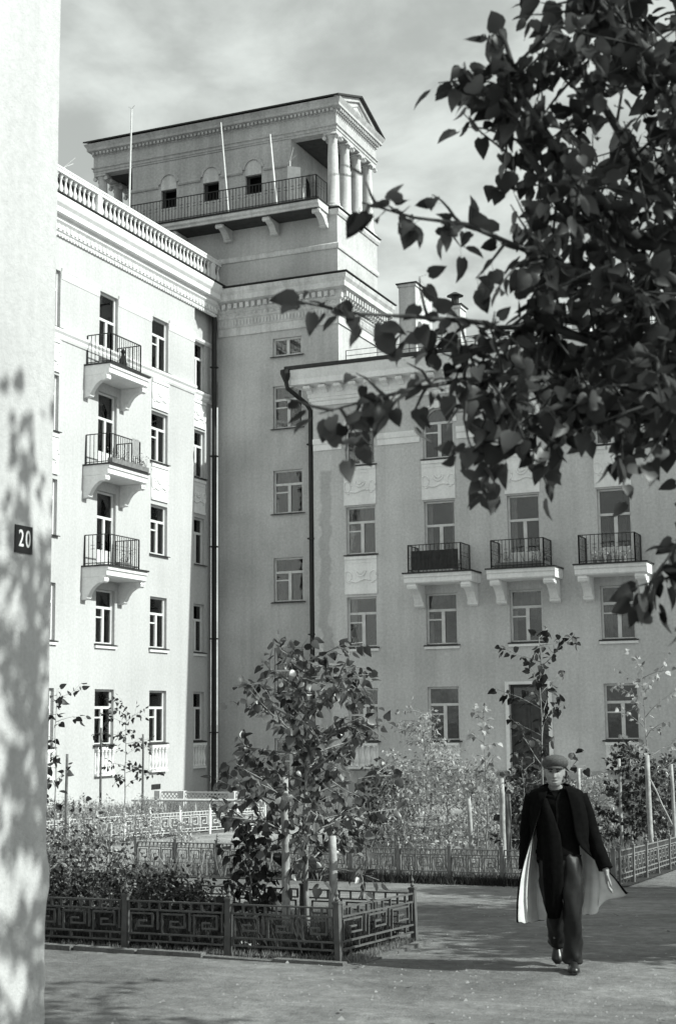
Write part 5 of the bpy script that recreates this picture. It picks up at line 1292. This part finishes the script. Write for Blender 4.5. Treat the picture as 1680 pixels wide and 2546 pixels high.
shoe((.090, .065, .035), (.100, -.225, .028), (0, 0, 1), 'a'); shoe((-.036, .36, .165), (-.032, .19, .035), (0, -.75, .5), 'b')
# overcoat: rows of (x, y, z) from his right front edge round the back to the left front edge
CO = [
    [(-.065, -.085, 1.515), (-.11, -.05, 1.505), (-.14, .02, 1.50), (-.09, .085, 1.515), (0, .105, 1.525), (.085, .085, 1.515), (.135, .02, 1.50), (.11, -.05, 1.505), (.07, -.085, 1.515)],
    [(-.085, -.135, 1.44), (-.165, -.105, 1.455), (-.222, .01, 1.455), (-.155, .115, 1.45), (0, .14, 1.455), (.155, .115, 1.45), (.222, .01, 1.455), (.165, -.105, 1.455), (.095, -.135, 1.44)],
    [(-.142, -.168, 1.30), (-.19, -.125, 1.30), (-.228, .0, 1.30), (-.18, .145, 1.30), (0, .175, 1.30), (.19, .16, 1.30), (.252, .03, 1.30), (.215, -.11, 1.30), (.125, -.155, 1.28)],
    [(-.225, -.195, 1.08), (-.225, -.12, 1.08), (-.215, -.01, 1.08), (-.17, .15, 1.08), (0, .20, 1.08), (.20, .20, 1.08), (.268, .07, 1.08), (.245, -.05, 1.08), (.16, -.135, 1.06)],
    [(-.305, -.21, .84), (-.275, -.12, .84), (-.235, -.01, .84), (-.18, .17, .84), (0, .245, .84), (.20, .26, .85), (.285, .17, .86), (.33, .09, .88), (.30, -.02, .90)],
    [(-.338, -.21, .62), (-.30, -.11, .62), (-.25, .02, .62), (-.18, .20, .61), (0, .285, .60), (.19, .30, .62), (.285, .24, .63), (.40, .23, .70), (.455, .14, .76)],
    [(-.342, -.19, .47), (-.30, -.09, .455), (-.245, .04, .44), (-.17, .22, .43), (.0, .315, .43), (.165, .315, .47), (.275, .27, .455), (.40, .30, .56), (.565, .22, .625)],
    [(-.336, -.17, .41), (-.295, -.075, .395), (-.24, .05, .385), (-.16, .23, .375), (.0, .325, .385), (.160, .325, .43), (.270, .285, .42), (.395, .325, .535), (.585, .245, .605)],
]
def cr_(P, t):
    n = len(P) - 1; x = t * n; i = min(n - 1, int(x)); f = x - i; p0, p1, p2, p3 = P[max(i - 1, 0)], P[i], P[i + 1], P[min(i + 2, n)]
    return .5 * (2 * p1 + (p2 - p0) * f + (2 * p0 - 5 * p1 + 4 * p2 - p3) * f * f + (3 * p1 - p0 - 3 * p2 + p3) * f ** 3)
A = [[np.array(p) for p in r_] for r_ in CO]; NU, NV = 56, 44; gridp = []
for j in range(NV + 1):
    colp = [cr_([A[r_][c_] for r_ in range(len(A))], j / NV) for c_ in range(9)]
    gridp.append([cr_(colp, i / NU) for i in range(NU + 1)])
G = np.array(gridp)
for j in range(NV + 1):
    for i in range(NU + 1):
        dn = (j / NV) ** 1.5; c_ = G[j, i].copy(); rad = np.array([c_[0], c_[1], 0]); rad /= (np.linalg.norm(rad) + 1e-6)
        G[j, i] += rad * (.020 * dn * math.sin(i * .62 + .5 * math.sin(j * .2)) + .010 * dn * math.sin(i * 1.35 + 1.0 + j * .12)) + np.array([0, 0, .006 * dn * math.sin(i * .8)])
w_ = NU + 1
def coat_shell(off):
    nrm = np.zeros_like(G); du = np.gradient(G, axis=1); dv = np.gradient(G, axis=0); nrm = np.cross(du, dv); nrm /= (np.linalg.norm(nrm, axis=2, keepdims=True) + 1e-9)
    return (G + nrm * off).reshape(-1, 3)
sgn = 1.0
m = MB(); q_ = [(j * w_ + i, j * w_ + i + 1, (j + 1) * w_ + i + 1, (j + 1) * w_ + i) for j in range(NV) for i in range(NU)]
m.add([tuple(p) for p in coat_shell(0.0)], q_); coat = wrapmb(m).build('overcoat', M['coat'], PM, smooth=True, recalc=False)
so = coat.modifiers.new('cloth', 'SOLIDIFY'); so.thickness = .006; so.offset = 0
# pale lining: the same surface just inside the cloth, ending short of its edges
m = MB(); L_ = []; tst = coat_shell(.006); mid = (NV // 2) * w_ + NU // 2
ins = .008 if np.linalg.norm(tst[mid][:2]) < np.linalg.norm(G.reshape(-1, 3)[mid][:2]) else -.008
m.add([tuple(p) for p in coat_shell(ins)], [(j * w_ + i, j * w_ + i + 1, (j + 1) * w_ + i + 1, (j + 1) * w_ + i) for j in range(3, NV - 1) for i in range(1, NU - 1)])
wrapmb(m).build('lining', M['lining'], coat, smooth=True, recalc=False, label='pale satin lining of the overcoat')
m = MB(); limb(m, [(x, y, z, r1 + .022, r2 + .024) for x, y, z, r1, r2 in ARM_R[:-2]] + [(.372, -.035, .875, .060, .062), (.385, -.05, .835, .062, .064)], 16, .05, 2); wrapmb(m).build('sleeve', M['coat'], coat, smooth=True)
m = MB(); limb(m, [(x, y, z, r1 + .022, r2 + .024) for x, y, z, r1, r2 in ARM_L[:-2]] + [(-.275, .08, .855, .060, .062), (-.277, .075, .815, .062, .064)], 16, .05, 4); wrapmb(m).build('sleeve', M['coat'], coat, smooth=True)
m = MB(); rows = []                                   # dark panel added as the shade on jacket front and trailing leg
for j, (z, x0, x1, y) in enumerate(((1.42, -.11, -.085, -.146), (1.28, -.135, -.03, -.150), (1.12, -.135, .02, -.156), (.94, -.13, .035, -.165), (.78, -.128, .034, -.155), (.64, -.122, .026, -.13), (.52, -.118, .012, -.095), (.44, -.105, -.005, -.075))):
    rows.append([(x0 + (x1 - x0) * i / 8, y - .022 * math.sin(math.pi * i / 8) + .008 * math.sin(i * 2.1 + j * .7) * j / 7, z - .008 * math.sin(math.pi * i / 8) * (j == 7)) for i in range(9)])
m.add([p for r_ in rows for p in r_], [(j * 9 + i, j * 9 + i + 1, (j + 1) * 9 + i + 1, (j + 1) * 9 + i) for j in range(7) for i in range(8)])
fs_ = wrapmb(m).build('leg_shade_panel', M['coat'], coat, smooth=True, recalc=False); so2 = fs_.modifiers.new('cloth', 'SOLIDIFY'); so2.thickness = .006
m = MB()
for s in (-1, 1):                                     # turned-down collar and lapels
    m.add([(s * .030, .108, 1.515), (s * .072, .075, 1.535), (s * .112, .0, 1.525), (s * .092, -.075, 1.50), (s * .10, -.135, 1.42), (s * .175, -.122, 1.41), (s * .178, -.05, 1.475), (s * .165, .03, 1.478), (s * .105, .125, 1.475), (s * .030, .15, 1.475)], [(0, 1, 8, 9), (1, 2, 7, 8), (2, 3, 6, 7), (3, 4, 5, 6)])
wrapmb(m).build('coat_collar', M['coat'], coat, smooth=False, recalc=False)

# ------------------------------------------------------------------ things on the balconies
def planter(c, L, axis, label, plants=True, seed=1, mat='box', hgt=.18):
    c = Vector(c); d = Vector(axis).normalized(); T = thing('flower_box', c, label, 'flower box'); m = MB(); s_ = d.cross(Vector((0, 0, 1)))
    a, b = c - d * L / 2, c + d * L / 2; m.bar(a + Vector((0, 0, hgt / 2)), b + Vector((0, 0, hgt / 2)), .18, hgt); m.build('box', M[mat], T)
    rng = np.random.default_rng(seed); lv = []; m = MB()
    for k in range(int(L / .07)):
        p = np.array(a + (b - a) * rng.random()) + np.array([0, 0, hgt]); q = bend(p, (rng.normal(0, .35), rng.normal(0, .35), 1), rng.uniform(.15, .5), 3, rng, .15, .1)
        m.tube([Vector(v) for v in q], [.006, .005, .004, .002], 4); lv += twig_leaves(q, .05, .07, rng)
    m.build('stems', M['leaf'], T, kind='stuff'); foliage('foliage', lv, LEAF_S, M['leaf_light'], T)
def pot(c, label, seed, h=.22, r=.11):
    T = thing('flower_pot', c, label, 'flower pot', 'flower pots on the balconies'); m = MB(); m.lathe([(r * .68, 0), (r * .95, h * .8), (r, h * .8), (r, h), (r * .85, h), (r * .8, h * .8)], c, 12); m.build('pot', M['pot'], T)
    rng = np.random.default_rng(seed); lv = []; m = MB()
    for k in range(9):
        q = bend(np.array(c) + np.array([0, 0, h * .8]), (rng.normal(0, .5), rng.normal(0, .5), 1), rng.uniform(.15, .38), 3, rng, .15, .1); m.tube([Vector(v) for v in q], [.006, .005, .004, .002], 4); lv += twig_leaves(q, .05, .075, rng)
    m.build('stems', M['leaf'], T, kind='stuff'); foliage('foliage', lv, LEAF_S, M['leaf_light'], T)
planter((-13.55, YR - .86, 6.98), 1.55, (1, 0, 0), 'long flower box behind the railing of the balcony over the door', seed=3)
planter((-12.72, YR - .55, 6.98), .7, (0, 1, 0), 'short flower box at the side rail of the balcony over the door', seed=4, mat='pot')
for k, lab in enumerate(['clay pot by the outer corner of the balcony beside the overhanging poplar', 'clay pot second from the corner of that poplar-side balcony', 'clay pot third from the corner of that poplar-side balcony', 'clay pot fourth from the corner of that poplar-side balcony', 'clay pot at the wall end of the poplar-side balcony row']):
    pot((-10.95 + k * .24, YR - .84, 6.975), lab, 300 + k, .2 + .03 * (k % 2), .09)
pot((-15.78, YR - .75, 6.975), 'clay pot at the open side of the screened balcony', 320)
m = MB()                                              # cloth hung inside a railing
for k in range(26):
    x0, x1 = -17.36 + k * .0655, -17.36 + (k + 1) * .0655; f = lambda x: YR - .945 + .02 * math.sin(x * 14)
    m.quad((x0, f(x0), 7.06), (x1, f(x1), 7.06), (x1, f(x1), 7.72), (x0, f(x0), 7.72))
tag(m.build('privacy_cloth', simple('dark_canvas', .05, .9, .3), recalc=False, smooth=True), 'dark canvas screening the railing of the left shaded balcony', 'cloth')
m = MB()
for k in range(10):
    y0, y1 = 40.95 + k * .045, 40.95 + (k + 1) * .045; f = lambda y: XL + .955 + .015 * math.sin(y * 25)
    m.quad((f(y0), y0, 10.75), (f(y1), y1, 10.75), (f(y1), y1, 11.33), (f(y0), y0, 11.33))
tag(m.build('blanket', simple('blanket_cloth', .28, .9, .2), recalc=False, smooth=True), 'grey blanket hung over the middle sunlit balcony railing', 'blanket')
planter((XL + .98, 40.68, 10.29), 2.3, (0, 1, 0), 'overgrown flower box along the middle sunlit balcony', seed=7, hgt=.16)
m = MB(); m.lathe([(.13, 0), (.15, .3), (.05, .62), (.10, .7), (.02, .8)], (XL + .55, 40.95, 13.63), 8); tag(m.build('bundle', M['room']), 'dark bundle standing on the topmost sunlit balcony', 'bundle')
planter((XL + .7, 40.9, 6.98), .7, (0, 1, 0), 'dark leafy planter on the lowest sunlit balcony', seed=9)
